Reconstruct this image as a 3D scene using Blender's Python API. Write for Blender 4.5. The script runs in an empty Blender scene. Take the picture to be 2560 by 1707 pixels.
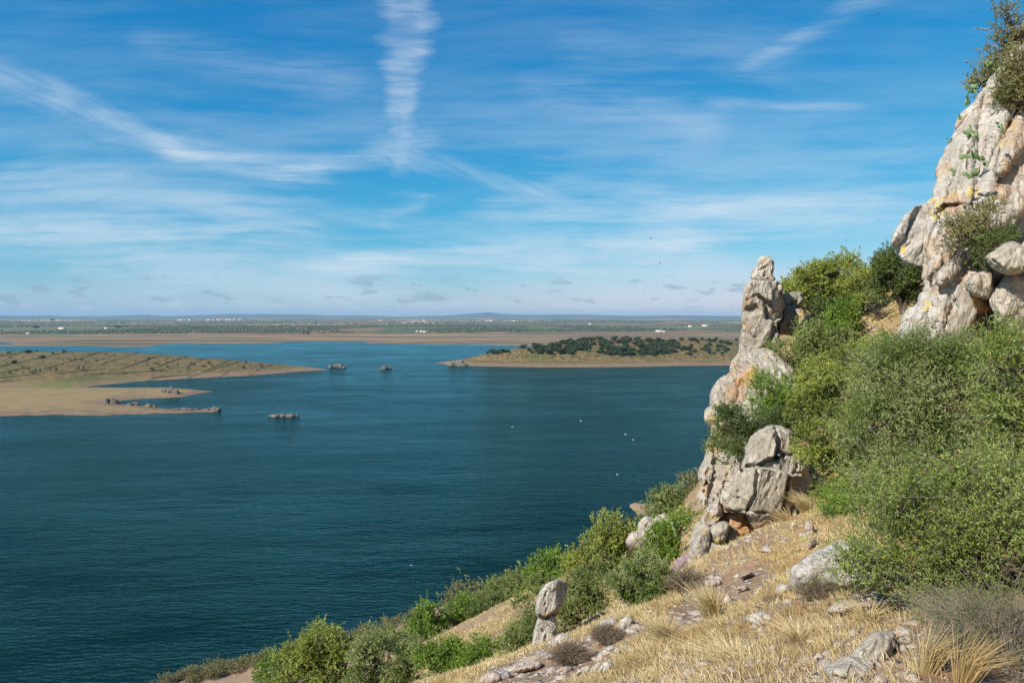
import bpy, bmesh, math, random, time
import numpy as np
from mathutils import Vector
T0 = time.time()
D2R = math.radians
scene = bpy.context.scene
COL = scene.collection
RS = np.random.RandomState

# ---------------------------------------------------------------- camera
F = 683.0
PITCH = math.atan((341.0 - 316.5) / F)
CAMZ = 80.0
cam = bpy.data.cameras.new("camera"); cam.lens = 24.0; cam.sensor_width = 36.0
cam.clip_start = 0.1; cam.clip_end = 120000
camo = bpy.data.objects.new("camera", cam); COL.objects.link(camo)
camo.location = (0, 0, CAMZ); camo.rotation_euler = (math.pi / 2 - PITCH, 0, 0)
scene.camera = camo
CP, SP = math.cos(PITCH), math.sin(PITCH)

# ---------------------------------------------------------------- light
SUN_AZ = D2R(-130)     # measured from +Y (view direction), negative = left
SUN_EL = D2R(39)
sun = bpy.data.lights.new("sun", 'SUN'); sun.energy = 5.0; sun.angle = D2R(0.53)
sun.color = (1.0, 0.93, 0.82)
suno = bpy.data.objects.new("sun", sun); COL.objects.link(suno)
sdir = Vector((math.sin(SUN_AZ) * math.cos(SUN_EL), math.cos(SUN_AZ) * math.cos(SUN_EL), math.sin(SUN_EL)))
suno.rotation_euler = sdir.to_track_quat('Z', 'Y').to_euler()
suno.location = (-40, -20, 140)

scene.view_settings.view_transform = 'Standard'
scene.view_settings.look = 'None'
scene.view_settings.exposure = 0.40
scene.view_settings.gamma = 1.0
scene.render.engine = 'CYCLES'
scene.cycles.use_denoising = True
scene.cycles.max_bounces = 6
scene.cycles.diffuse_bounces = 3
scene.cycles.glossy_bounces = 2
scene.cycles.transmission_bounces = 3
scene.cycles.transparent_max_bounces = 6
scene.cycles.volume_bounces = 0


class NT:
    """small helper that builds shader node expressions"""
    def __init__(s, tree):
        s.t = tree; s.L = tree.links
    def node(s, typ, **kw):
        n = s.t.nodes.new(typ)
        for k, v in kw.items():
            setattr(n, k, v)
        return n
    def put(s, sock, v):
        if isinstance(v, (int, float)):
            sock.default_value = v
        elif isinstance(v, (tuple, list)):
            sock.default_value = v if len(v) == len(sock.default_value) else tuple(v) + (1.0,)
        else:
            s.L.new(v, sock)
    def m(s, op, a, b=0.0, c=0.0, clamp=False):
        n = s.node('ShaderNodeMath', operation=op); n.use_clamp = clamp
        for i, v in enumerate((a, b, c)):
            s.put(n.inputs[i], v)
        return n.outputs[0]
    def ss(s, x, a, b):
        n = s.node('ShaderNodeMapRange', interpolation_type='SMOOTHSTEP')
        s.put(n.inputs[0], x); s.put(n.inputs[1], a); s.put(n.inputs[2], b)
        n.inputs[3].default_value = 0; n.inputs[4].default_value = 1
        return n.outputs[0]
    def lin(s, x, a, b, c=0.0, d=1.0):
        n = s.node('ShaderNodeMapRange')
        s.put(n.inputs[0], x); s.put(n.inputs[1], a); s.put(n.inputs[2], b); s.put(n.inputs[3], c); s.put(n.inputs[4], d)
        return n.outputs[0]
    def comb(s, x, y, z=0.0):
        n = s.node('ShaderNodeCombineXYZ')
        for i, v in enumerate((x, y, z)):
            s.put(n.inputs[i], v)
        return n.outputs[0]
    def sep(s, v):
        n = s.node('ShaderNodeSeparateXYZ'); s.L.new(v, n.inputs[0]); return n.outputs
    def noise(s, vec, scale=1.0, detail=4.0, rough=0.5, dist=0.0):
        n = s.node('ShaderNodeTexNoise')
        if vec is not None: s.L.new(vec, n.inputs['Vector'])
        n.inputs['Scale'].default_value = scale; n.inputs['Detail'].default_value = detail
        n.inputs['Roughness'].default_value = rough; n.inputs['Distortion'].default_value = dist
        return n.outputs[0]
    def vor(s, vec, scale=1.0, feature='F1', out=0, rand=1.0):
        n = s.node('ShaderNodeTexVoronoi', feature=feature)
        s.L.new(vec, n.inputs['Vector']); n.inputs['Scale'].default_value = scale
        if 'Randomness' in n.inputs: n.inputs['Randomness'].default_value = rand
        return n.outputs[out]
    def mapv(s, vec, scale=(1, 1, 1), rot=(0, 0, 0), loc=(0, 0, 0)):
        n = s.node('ShaderNodeMapping')
        s.L.new(vec, n.inputs[0]); n.inputs[1].default_value = loc; n.inputs[2].default_value = rot; n.inputs[3].default_value = scale
        return n.outputs[0]
    def mix(s, f, a, b, blend='MIX'):
        n = s.node('ShaderNodeMix', data_type='RGBA', blend_type=blend)
        s.put(n.inputs[0], f); s.put(n.inputs[6], a); s.put(n.inputs[7], b)
        return n.outputs[2]
    def attr(s, name):
        n = s.node('ShaderNodeAttribute'); n.attribute_name = name; return n.outputs
    def bump(s, h, strength=1.0, dist=0.1, normal=None):
        n = s.node('ShaderNodeBump'); n.inputs['Strength'].default_value = strength; n.inputs['Distance'].default_value = dist
        s.L.new(h, n.inputs['Height'])
        if normal is not None: s.L.new(normal, n.inputs['Normal'])
        return n.outputs[0]

# ---------------------------------------------------------------- sky
world = bpy.data.worlds.new("World"); scene.world = world; world.use_nodes = True
wt = world.node_tree; wt.nodes.clear(); W = NT(wt)
sky = W.node('ShaderNodeTexSky'); sky.sky_type = 'NISHITA'; sky.sun_disc = False
sky.sun_elevation = SUN_EL; sky.sun_rotation = SUN_AZ
sky.altitude = 300; sky.air_density = 1.0; sky.dust_density = 0.25; sky.ozone_density = 1.0
# deepen the blue of the clear sky channel by channel
sr, sg, sb = W.sep(sky.outputs[0])
grade = lambda c, k, p: W.m('MULTIPLY', W.m('POWER', W.m('MULTIPLY', c, 0.1), p), k * 10)
skyc = W.comb(grade(sr, 1.0, 2.4), grade(sg, 0.79, 0.86), grade(sb, 0.91, 0.53))
tc = W.node('ShaderNodeTexCoord')
dx, dy, dz = W.sep(tc.outputs['Generated'])
yy = W.m('MAXIMUM', dy, 0.03)
A = W.m('DIVIDE', dx, yy)            # tangent-plane coordinates of the direction
B = W.m('DIVIDE', dz, yy)
P = W.comb(A, B, 0.0)
warp = W.noise(W.mapv(P, (3, 9, 1)), 1.0, 4, 0.55)
warp2 = W.noise(W.mapv(P, (2.2, 5, 1), loc=(7, 3, 2)), 1.0, 3, 0.5)
wA = W.m('ADD', A, W.m('MULTIPLY', W.m('SUBTRACT', warp, 0.5), 0.10))
wB = W.m('ADD', B, W.m('MULTIPLY', W.m('SUBTRACT', warp2, 0.5), 0.045))
PW = W.comb(wA, wB, 0.0)
fib = W.noise(W.mapv(PW, (6, 78, 1), rot=(0, 0, D2R(-5))), 1.0, 9, 0.68)      # fibrous, nearly horizontal
fib2 = W.noise(W.mapv(PW, (2.4, 13, 1), rot=(0, 0, D2R(6)), loc=(3, 1, 0)), 1.0, 6, 0.58)

fibD = W.noise(W.mapv(W.mapv(PW, (1, 1, 1), rot=(0, 0, D2R(24))), (5, 95, 1)), 1.0, 8, 0.66)     # fibres running down to the right
def streak(p0, p1, w0, w1, amt):
    """soft band along a line of the sky, p = photograph-plane direction in units of the tangent plane"""
    ax, ay = (p0[0] - 512) / F, (316.5 - p0[1]) / F
    bx, by = (p1[0] - 512) / F, (316.5 - p1[1]) / F
    L2 = (bx - ax) ** 2 + (by - ay) ** 2; L = math.sqrt(L2)
    ux, uy = (bx - ax) / L, (by - ay) / L
    ra = W.m('SUBTRACT', wA, ax); rb = W.m('SUBTRACT', wB, ay)
    t = W.m('DIVIDE', W.m('ADD', W.m('MULTIPLY', ra, ux), W.m('MULTIPLY', rb, uy)), L)
    n = W.m('ABSOLUTE', W.m('SUBTRACT', W.m('MULTIPLY', rb, ux), W.m('MULTIPLY', ra, uy)))
    w = W.lin(t, 0, 1, w0 / F, w1 / F)
    across = W.m('SUBTRACT', 1.0, W.ss(W.m('DIVIDE', n, w), 0.0, 1.0))
    ends = W.m('MULTIPLY', W.ss(t, -0.08, 0.12), W.m('SUBTRACT', 1.0, W.ss(t, 0.88, 1.08)))
    return W.m('MULTIPLY', W.m('MULTIPLY', across, ends), amt)

tot = None; totD = None
for a in [((-60, 66), (75, 108), 26, 24, .9), ((50, 98), (185, 152), 22, 14, .95), ((90, 140), (215, 158), 7, 5, .5),
          ((160, 148), (330, 172), 20, 20, .9), ((270, 172), (430, 140), 18, 16, .7), ((370, 150), (570, 198), 18, 12, .85),
          ((540, 178), (720, 205), 12, 16, .55), ((620, 215), (1050, 190), 22, 26, .8), ((330, 262), (720, 238), 20, 26, .95),
          ((640, 240), (1060, 205), 16, 22, .75), ((-60, 232), (330, 236), 24, 20, .75), ((10, 172), (130, 178), 22, 12, .45),
          ((740, 70), (900, -10), 10, 22, .55), ((520, 90), (720, 130), 30, 26, .38), ((700, 106), (860, 112), 9, 6, .6),
          ((150, 45), (360, 80), 30, 34, .36), ((480, 205), (620, 215), 16, 18, .6), ((380, 218), (425, 200), 16, 10, .5),
          ((370, 189), (430, 197), 4, 4, .3), ((-40, 190), (260, 212), 26, 20, .4), ((560, 60), (800, 60), 40, 50, .25),
          ((0, 262), (1000, 272), 16, 14, .5)]:
    k = streak(*a)
    slope = (a[1][1] - a[0][1]) / (a[1][0] - a[0][0])
    if slope > .2: totD = k if totD is None else W.m('ADD', totD, k)
    else: tot = k if tot is None else W.m('ADD', tot, k)
tex = W.m('ADD', W.m('MULTIPLY', fib, 1.3), W.m('MULTIPLY', fib2, 0.9))
tex = W.ss(tex, 0.80, 1.42)
texD = W.ss(W.m('ADD', W.m('MULTIPLY', fibD, 1.5), W.m('MULTIPLY', fib2, 0.7)), 0.72, 1.5)
cir = W.m('ADD', W.m('MULTIPLY', tot, W.m('ADD', W.m('MULTIPLY', tex, 0.85), 0.10)), W.m('MULTIPLY', totD, W.m('ADD', W.m('MULTIPLY', texD, 0.8), 0.14)))
cir = W.m('DIVIDE', cir, W.m('ADD', 1.0, W.m('MULTIPLY', cir, 0.55)))
# general thin veil, denser towards the horizon
veil = W.m('MULTIPLY', W.ss(W.m('ADD', fib2, W.m('MULTIPLY', fib, 0.35)), 0.50, 0.86), W.lin(B, 0.02, 0.36, 0.82, 0.12))
# broken vertical trail
tw = W.noise(W.mapv(P, (5.0, 46, 1)), 1.0, 6, 0.68)
tA = W.m('ADD', A, W.m('MULTIPLY', W.m('SUBTRACT', tw, 0.5), 0.062))
cen = W.lin(B, 0.20, 0.47, -0.163, -0.152)
cen = W.m('ADD', cen, W.m('MULTIPLY', W.m('SUBTRACT', W.noise(W.mapv(P, (0, 9, 1)), 1.0, 2), 0.5), 0.035))
wid = W.lin(B, 0.20, 0.47, 0.020, 0.050)
tr = W.m('SUBTRACT', 1.0, W.ss(W.m('DIVIDE', W.m('ABSOLUTE', W.m('SUBTRACT', tA, cen)), wid), 0.25, 1.25))
tr = W.m('MULTIPLY', tr, W.ss(B, 0.195, 0.235))
rip = W.ss(W.noise(W.mapv(PW, (9, 60, 1), loc=(2, 2, 0)), 1.0, 5, 0.6), 0.30, 0.72)
rip2 = W.noise(W.mapv(P, (22, 7, 1), loc=(5, 2, 0)), 1.0, 3, 0.5)
trail = W.m('MULTIPLY', tr, W.m('MULTIPLY', W.m('ADD', 0.20, W.m('MULTIPLY', rip, 0.42)), W.lin(rip2, 0.3, 0.65, 0.55, 1.0)))
cloud = W.m('MAXIMUM', trail, W.m('ADD', W.m('MULTIPLY', cir, 0.68), W.m('MULTIPLY', veil, 0.80)))
cloud = W.m('MULTIPLY', cloud, 0.92, clamp=True)
cloud = W.m('MULTIPLY', cloud, W.ss(dz, -0.01, 0.02))
# small low puffs near the horizon
pn = W.noise(W.mapv(P, (20, 62, 1)), 1.0, 5, 0.58)
pband = W.m('MULTIPLY', W.ss(B, 0.004, 0.022), W.m('SUBTRACT', 1.0, W.ss(B, 0.045, 0.070)))
pn2 = W.noise(W.mapv(P, (3.0, 8, 1), loc=(4, 0, 0)), 1.0, 2)
puff = W.m('MULTIPLY', W.ss(W.m('ADD', pn, W.m('MULTIPLY', W.m('SUBTRACT', pn2, 0.5), 0.45)), 0.53, 0.63), pband)
ptop = W.noise(W.mapv(P, (30, 70, 1), loc=(0, .35, 0)), 1.0, 3, 0.5)
wband = W.m('MULTIPLY', W.ss(B, 0.002, 0.010), W.m('SUBTRACT', 1.0, W.ss(B, 0.018, 0.03)))
white = W.m('MULTIPLY', W.ss(ptop, 0.56, 0.72), wband)
SKYK = 0.077
base = W.mix(cloud, skyc, (6.6, 7.7, 8.8))
base = W.mix(W.m('MULTIPLY', puff, 0.62), base, (2.9, 3.9, 5.0))
base = W.mix(W.m('MULTIPLY', white, 0.45), base, (7.5, 7.9, 8.2))
bg = W.node('ShaderNodeBackground'); bg.inputs[1].default_value = SKYK
wt.links.new(base, bg.inputs[0])
wo = W.node('ShaderNodeOutputWorld'); wt.links.new(bg.outputs[0], wo.inputs[0])
world.cycles.sampling_method = 'MANUAL'; world.cycles.sample_map_resolution = 512

# ---------------------------------------------------------------- helpers
def at(u, v, d):
    """photograph point (1024 px wide frame) at distance y=d -> world"""
    a = (u - 512.0) / F; b = -(v - 341.0) / F
    fy = CP + b * SP; fz = -SP + b * CP
    s = d / fy
    return np.array([a * s, d, CAMZ + fz * s])

def proj(x, y, z):
    z = z - CAMZ
    f = y * CP - z * SP; b = y * SP + z * CP
    f = np.where(f > 0.01, f, 0.01)
    return 512 + F * x / f, 341 - F * b / f

def water_pt(u, v):
    b = -(v - 341.0) / F; fy = CP + b * SP; fz = -SP + b * CP
    s = -CAMZ / fz
    return ((u - 512) / F * s, fy * s)

def _h(ix, iy, iz, seed):
    n = (ix * 374761393 + iy * 668265263 + iz * 2147483647 + seed * 1274126177) & 0xFFFFFFFF
    n = ((n ^ (n >> 13)) * 1274126177) & 0xFFFFFFFF
    n = ((n ^ (n >> 16)) * 2246822519) & 0xFFFFFFFF
    return ((n ^ (n >> 15)) & 0xFFFFFF) / float(0xFFFFFF)

def vnoise(p, seed=0):
    i = np.floor(p).astype(np.int64); f = p - i; f = f * f * f * (f * (f * 6 - 15) + 10)
    r = 0
    for a in (0, 1):
        wa = f[:, 0] if a else 1 - f[:, 0]
        for b in (0, 1):
            wb = f[:, 1] if b else 1 - f[:, 1]
            for c in (0, 1):
                wc = f[:, 2] if c else 1 - f[:, 2]
                r = r + wa * wb * wc * _h(i[:, 0] + a, i[:, 1] + b, i[:, 2] + c, seed)
    return r * 2 - 1

def fbm(p, oct=4, seed=0, gain=0.5, ridged=False):
    r = 0; a = 1.0; s = 0
    for k in range(oct):
        n = vnoise(p * (2.03 ** k) + 17.3 * k, seed + k)
        if ridged: n = 1 - 2 * np.abs(n)
        r = r + a * n; s += a; a *= gain
    return r / s

def fbm2(x, y, scale, oct=4, seed=0, gain=0.5, ridged=False):
    return fbm(np.stack([x / scale, y / scale, np.full_like(x, 0.37)], 1), oct, seed, gain, ridged)

def sstep(x, a, b):
    t = np.clip((x - a) / (b - a), 0, 1); return t * t * (3 - 2 * t)

def mk_mesh(name, verts, faces, mats=(), smooth=True, fmat=None):
    """faces: (n,k) int array"""
    me = bpy.data.meshes.new(name)
    verts = np.asarray(verts, dtype=np.float32); faces = np.asarray(faces, dtype=np.int32)
    n, k = faces.shape
    me.vertices.add(len(verts)); me.vertices.foreach_set('co', verts.ravel())
    me.loops.add(n * k); me.loops.foreach_set('vertex_index', faces.ravel())
    me.polygons.add(n)
    me.polygons.foreach_set('loop_start', np.arange(0, n * k, k, dtype=np.int32))
    me.polygons.foreach_set('loop_total', np.full(n, k, dtype=np.int32))
    if smooth: me.polygons.foreach_set('use_smooth', np.ones(n, dtype=bool))
    for m in mats: me.materials.append(m)
    if fmat is not None: me.polygons.foreach_set('material_index', np.asarray(fmat, dtype=np.int32))
    me.update(calc_edges=True)
    return me

def link(name, me, parent=None):
    o = bpy.data.objects.new(name, me); COL.objects.link(o)
    if parent is not None: o.parent = parent
    return o

def tag(o, label=None, cat=None, group=None, kind=None):
    if label: o['label'] = label
    if cat: o['category'] = cat
    if group: o['group'] = group
    if kind: o['kind'] = kind
    return o

def empty(name, loc):
    o = bpy.data.objects.new(name, None); COL.objects.link(o)
    o.location = tuple(loc); o.empty_display_size = 0.3
    return o

def fattr(me, name, arr):
    a = me.attributes.new(name, 'FLOAT', 'POINT'); a.data.foreach_set('value', np.asarray(arr, dtype=np.float32))

def material(name, rough=0.8, spec=0.3):
    m = bpy.data.materials.new(name); m.use_nodes = True
    n = NT(m.node_tree); b = m.node_tree.nodes['Principled BSDF']
    b.inputs['Roughness'].default_value = rough; b.inputs['Specular IOR Level'].default_value = spec
    return m, n, b

def gpos(n):
    return n.node('ShaderNodeNewGeometry').outputs['Position']

def seg_dist(px, py, poly, closed=True):
    """distance of points to a polyline + inside test"""
    poly = np.asarray(poly, float); m = len(poly)
    best = np.full(px.shape, 1e18); inside = np.zeros(px.shape, bool)
    for i in range(m if closed else m - 1):
        ax, ay = poly[i]; bx, by = poly[(i + 1) % m]
        ex, ey = bx - ax, by - ay; L = ex * ex + ey * ey + 1e-12
        t = np.clip(((px - ax) * ex + (py - ay) * ey) / L, 0, 1)
        d = (px - ax - t * ex) ** 2 + (py - ay - t * ey) ** 2
        best = np.minimum(best, d)
        if closed:
            c = ((ay > py) != (by > py))
            with np.errstate(divide='ignore', invalid='ignore'):
                xi = ex * (py - ay) / (by - ay if by != ay else 1e-12) + ax
            inside ^= c & (px < xi)
    return np.sqrt(best), inside
# ---------------------------------------------------------------- near hillside height field
CTL = [(850,682,5.5),(1024,682,5),(700,682,7),(600,682,9),(490,682,12),(560,662,12.5),(620,628,14),(680,602,16),
 (740,560,16.5),(830,600,9),(750,610,10.5),(1024,610,7),(930,600,9),(870,560,13),(800,520,22),(720,560,20),
 (950,480,16),(1024,420,18),(1000,330,28),(913,307,46),(850,356,36),(880,318,44),(860,300,52),(800,308,55),(940,300,38),
 (770,400,42),(740,470,34),(640,560,40),(600,600,32),(530,655,28),(480,672,36),(545,650,23),
 (490,625,55),(520,605,62),(450,650,50),(560,600,55),(640,530,75),(690,490,82),
 (160,682,148),(250,660,158),(350,635,170),(420,612,186),(500,575,212),(640,505,285),
 (300,682,125),(400,650,120),(450,630,100),(330,760,50),(100,790,112),(560,570,120),(600,552,100)]
cp = [at(u, v, d) for u, v, d in CTL]
WLD = [(0,0,78.3),(3,0,78.9),(-3,0,77.2),(0,-10,81),(10,-3,82.5),(8,4,79.5),(-12,4,69),(0,-30,86),(-30,-10,62),(-60,0,37),
 (-100,40,6),(-120,0,4),(-120,100,-8),(-150,50,-15),(-40,-60,66),(60,-40,110),(80,40,112),(32,35,85),(42,40,92),(45,30,95),(28,24,82),
 (30,76,68),(45,80,80),(42,110,50),(60,150,18),(90,200,15),(60,110,70),(100,100,90),(90,260,-2),(130,330,-8),(-70,180,-6),(0,235,-6),(60,330,-8),(0,300,-12),(-120,180,-14),
 (20,60,68),(13,45,66),(10,36,68),(18,70,62),(8,30,67.5),(16,52,68),(24,66,70),(6,26,68.5),(-20,30,56),(-40,60,38),(-12,18,66)]
cp = np.array(cp + [np.array(w, float) for w in WLD])
def _fit(c, smooth=0.3):
    x, y, z = c.T; n = len(x); s = 40.0
    r = np.hypot(x[:, None] - x[None], y[:, None] - y[None]) / s
    K = r * 1.0                      # linear (biharmonic 3D) kernel: no overshoot
    K = np.sqrt(r * r + 0.002) - np.eye(n) * -smooth * 0.0
    A = np.zeros((n + 3, n + 3)); A[:n, :n] = K; A[:n, n] = 1; A[:n, n + 1] = x / s; A[:n, n + 2] = y / s
    A[n:, :n] = A[:n, n:].T
    return np.linalg.solve(A, np.concatenate([z, [0, 0, 0]])), x, y, s
_w, _cx, _cy, _cs = _fit(cp)
def hill_base(x, y):
    out = np.full(x.shape, _w[-3]) + _w[-2] * x / _cs + _w[-1] * y / _cs
    for i in range(len(_cx)):
        out += _w[i] * np.sqrt(((x - _cx[i]) ** 2 + (y - _cy[i]) ** 2) / _cs ** 2 + 0.002)
    return out
def hill(x, y):
    x = np.atleast_1d(np.asarray(x, float)).ravel(); y = np.atleast_1d(np.asarray(y, float)).ravel()
    z = hill_base(x, y); r = np.hypot(x, y)
    amp = np.clip(r / 45, 0.12, 1.0)
    z = z + amp * 1.1 * fbm2(x, y, 14, 3, 5) + 0.30 * np.clip(r / 12, .3, 1) * fbm2(x, y, 3.1, 3, 9) + 0.06 * fbm2(x, y, .7, 3, 11)
    z = np.where(r < 4, hill_base(x, y), z) if False else z
    # stay clear of the lens
    near = 1 - sstep(r, 2.0, 4.0)
    z = z - near * np.maximum(0, z - (CAMZ - 1.5))
    return z
def hill1(x, y): return float(hill([x], [y])[0])
def hit(u, v, dmin, dmax, fn):
    """first ground point seen at pixel (u,v)"""
    d = np.geomspace(dmin, dmax, 600); p = np.array([at(u, v, k) for k in d])
    g = fn(p[:, 0], p[:, 1]); b = np.nonzero(p[:, 2] <= g)[0]
    if len(b) == 0: return None
    i = b[0]; return np.array([p[i, 0], p[i, 1], g[i]])

# soil / dry grass / rock material of the hillside
m_hill, n, b = material("dry_hillside", 0.95, 0.1)
p = gpos(n)
c1 = n.noise(p, 0.35, 5, 0.6); c2 = n.noise(p, 2.6, 5, 0.65); c3 = n.noise(n.mapv(p, (14, 14, 14)), 1.0, 4, 0.7)
soil = n.mix(n.ss(c2, .35, .65), (0.30, 0.185, 0.115), (0.40, 0.29, 0.18))
soil = n.mix(n.ss(c3, .45, .7), soil, (0.20, 0.13, 0.085))
straw = n.mix(n.ss(c3, .3, .7), (0.50, 0.36, 0.17), (0.34, 0.235, 0.11))
straw = n.mix(n.ss(n.noise(n.mapv(p, (3, 3, 3), loc=(5, 1, 7)), 1.0, 3), .55, .7), straw, (0.20, 0.19, 0.07))
g_ = n.attr('grassy')[2]
col = n.mix(n.ss(n.m('ADD', g_, n.m('MULTIPLY', n.m('SUBTRACT', c2, .5), 1.3)), .35, .65), soil, straw)
stone = n.mix(n.ss(c3, .4, .7), (0.42, 0.37, 0.32), (0.28, 0.22, 0.18))
vo = n.vor(n.mapv(p, (3.2, 3.2, 3.2)), 1.0)
col = n.mix(n.m('MULTIPLY', n.m('SUBTRACT', 1.0, n.ss(vo, .22, .34)), n.m('SUBTRACT', 1.0, n.m('MULTIPLY', g_, .8))), col, stone)
n.L.new(col, b.inputs['Base Color'])
hh = n.m('ADD', n.m('MULTIPLY', c3, .7), n.m('ADD', c2, n.m('MULTIPLY', n.m('SUBTRACT', 1.0, n.ss(vo, .1, .36)), .6)))
n.L.new(n.bump(hh, 0.9, 0.09), b.inputs['Normal'])

def polar(r0, r1, nr, a0, a1, na, rads=None):
    R = np.geomspace(r0, r1, nr) if rads is None else rads; nr = len(R)
    Aa = np.linspace(D2R(a0), D2R(a1), na)
    rr, aa = np.meshgrid(R, Aa, indexing='ij')
    x = (rr * np.sin(aa)).ravel(); y = (rr * np.cos(aa)).ravel()
    i = np.arange(nr - 1)[:, None] * na + np.arange(na - 1)[None]
    f = np.stack([i, i + 1, i + na + 1, i + na], -1).reshape(-1, 4)
    return x, y, f
rads = np.concatenate([np.geomspace(1.0, 4, 16)[:-1], np.geomspace(4, 300, 420), [330, 370, 430]])
parts = []
x, y, f = polar(0, 0, 0, -60, 60, 820, rads)
z = hill(x, y); uu, vv = proj(x, y, z)
def grass_mask(x, y, z):
    """1 where the dry grass grows; stony ground is a few patches"""
    u, v = proj(x, y, z); g = np.ones_like(x)
    for (cu, cv, ru, rv, a) in [(550, 668, 105, 27, -.3), (730, 585, 60, 26, -.3), (690, 615, 45, 18, -.5), (905, 590, 60, 30, -.2), (960, 640, 70, 22, 0),
                                (610, 640, 60, 14, -.3), (850, 350, 40, 20, -.9), (960, 300, 60, 60, 0)]:
        q = np.hypot(((u - cu) * math.cos(a) + (v - cv) * math.sin(a)) / ru, (-(u - cu) * math.sin(a) + (v - cv) * math.cos(a)) / rv)
        g = np.minimum(g, sstep(q, 0.55, 1.15))
    r = np.hypot(x, y)
    far = sstep(r, 105, 145)
    return np.clip(g * (1 - far) * (0.62 + 1.1 * fbm2(x, y, 4.5, 3, 31)), 0, 1)
me = mk_mesh("hillside", np.stack([x, y, z], 1), f, [m_hill]); fattr(me, 'grassy', grass_mask(x, y, z))
tag(link("hillside", me), kind='structure')
# the rest of the slope, outside the field of view
x, y, f = polar(1.0, 430, 90, 60, 300, 120)
z = hill(x, y); zz = z
me = mk_mesh("hillside", np.stack([x, y, z], 1), f, [m_hill]); fattr(me, 'grassy', np.full(len(x), .8))
tag(link("hillside", me), kind='structure')

# ---------------------------------------------------------------- distant land
def c6(x, y): return (x * .14628, 304 + y * .14628)
def c7(x, y): return (320 + x * .18027, 304 + y * .18027)
HILLP = [water_pt(*q) for q in [(-160, 389), (-40, 388), (81, 386.7), (112, 383.5), (146, 380.4), (187, 378), (220, 376.3), (249, 375), (280, 372.8), (300, 371), (328, 369.3),
         (305, 366.5), (278, 364.3), (234, 360.5), (190, 357.5), (146, 356), (58, 356), (-160, 357)]]
SPITP = [water_pt(*q) for q in [(-160, 386.5), (0, 386.5), (81, 386.6), (130, 387.3), (165, 387), (195, 389.2), (211, 391), (196, 393.5), (180, 396.5), (160, 397.6), (140, 398.2), (124, 399.6),
         (118, 401.5), (122, 404), (135, 404.6), (150, 406), (165, 408.3), (180, 409.2), (198, 409.6), (222, 409.5), (214, 411.2), (190, 412), (165, 412.6), (130, 413.8), (100, 414.8), (60, 414), (0, 415.5), (-160, 416)]]
PENP = [water_pt(*q) for q in [(436, 362.6), (450, 364.6), (475, 365.6), (500, 366.2), (545, 366.8), (590, 366.9), (640, 366.2), (680, 365.3), (725, 365), (800, 364), (1150, 362),
         (1150, 349), (800, 350), (650, 351), (560, 351.5), (520, 352.5), (490, 355), (462, 359)]]
FARP = [water_pt(*q) for q in [(-250, 346.5), (-20, 346.5), (3, 345.9), (50, 345.5), (102, 345.7), (120, 346.6), (146, 346.2), (153, 345), (165, 343.7), (183, 342.5), (210, 342.9), (241, 343.1), (278, 342.3), (287, 341.1), (330, 340.9),
        (363, 341.1), (368, 342.5), (374, 342.8), (410, 343.4), (446, 344.1), (460, 343.8), (518, 344.8), (560, 345.5), (700, 345), (1300, 345)]]
FARL = FARP + [(60000, 2500), (60000, 90000), (-60000, 90000), (-60000, 1500)]
POND = [water_pt(*q) for q in [(-60, 341.6), (0, 341.7), (12, 342.2), (19, 343.2), (8, 344.2), (-60, 344.4)]]
LINES = [[(0,352),(200,322),(400,312)],[(0,422),(280,365),(560,305)],[(300,440),(540,372),(790,300)],[(690,410),(820,368),(1000,315)],
 [(820,445),(960,395),(1180,320)],[(1080,425),(1300,345)],[(1280,422),(1410,368)],[(1420,445),(1560,388)],[(1000,522),(1110,488)],[(1270,506),(1400,460),(1650,388)],
 [(1500,495),(1560,462)],[(1700,486),(1780,440),(1890,398)],[(0,466),(180,434)],[(380,470),(720,440)],[(0,502),(260,474)],[(570,480),(800,470),(1130,450)],[(0,530),(90,522)],[(1040,500),(1300,478)],[(600,345),(700,320)]]
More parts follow.
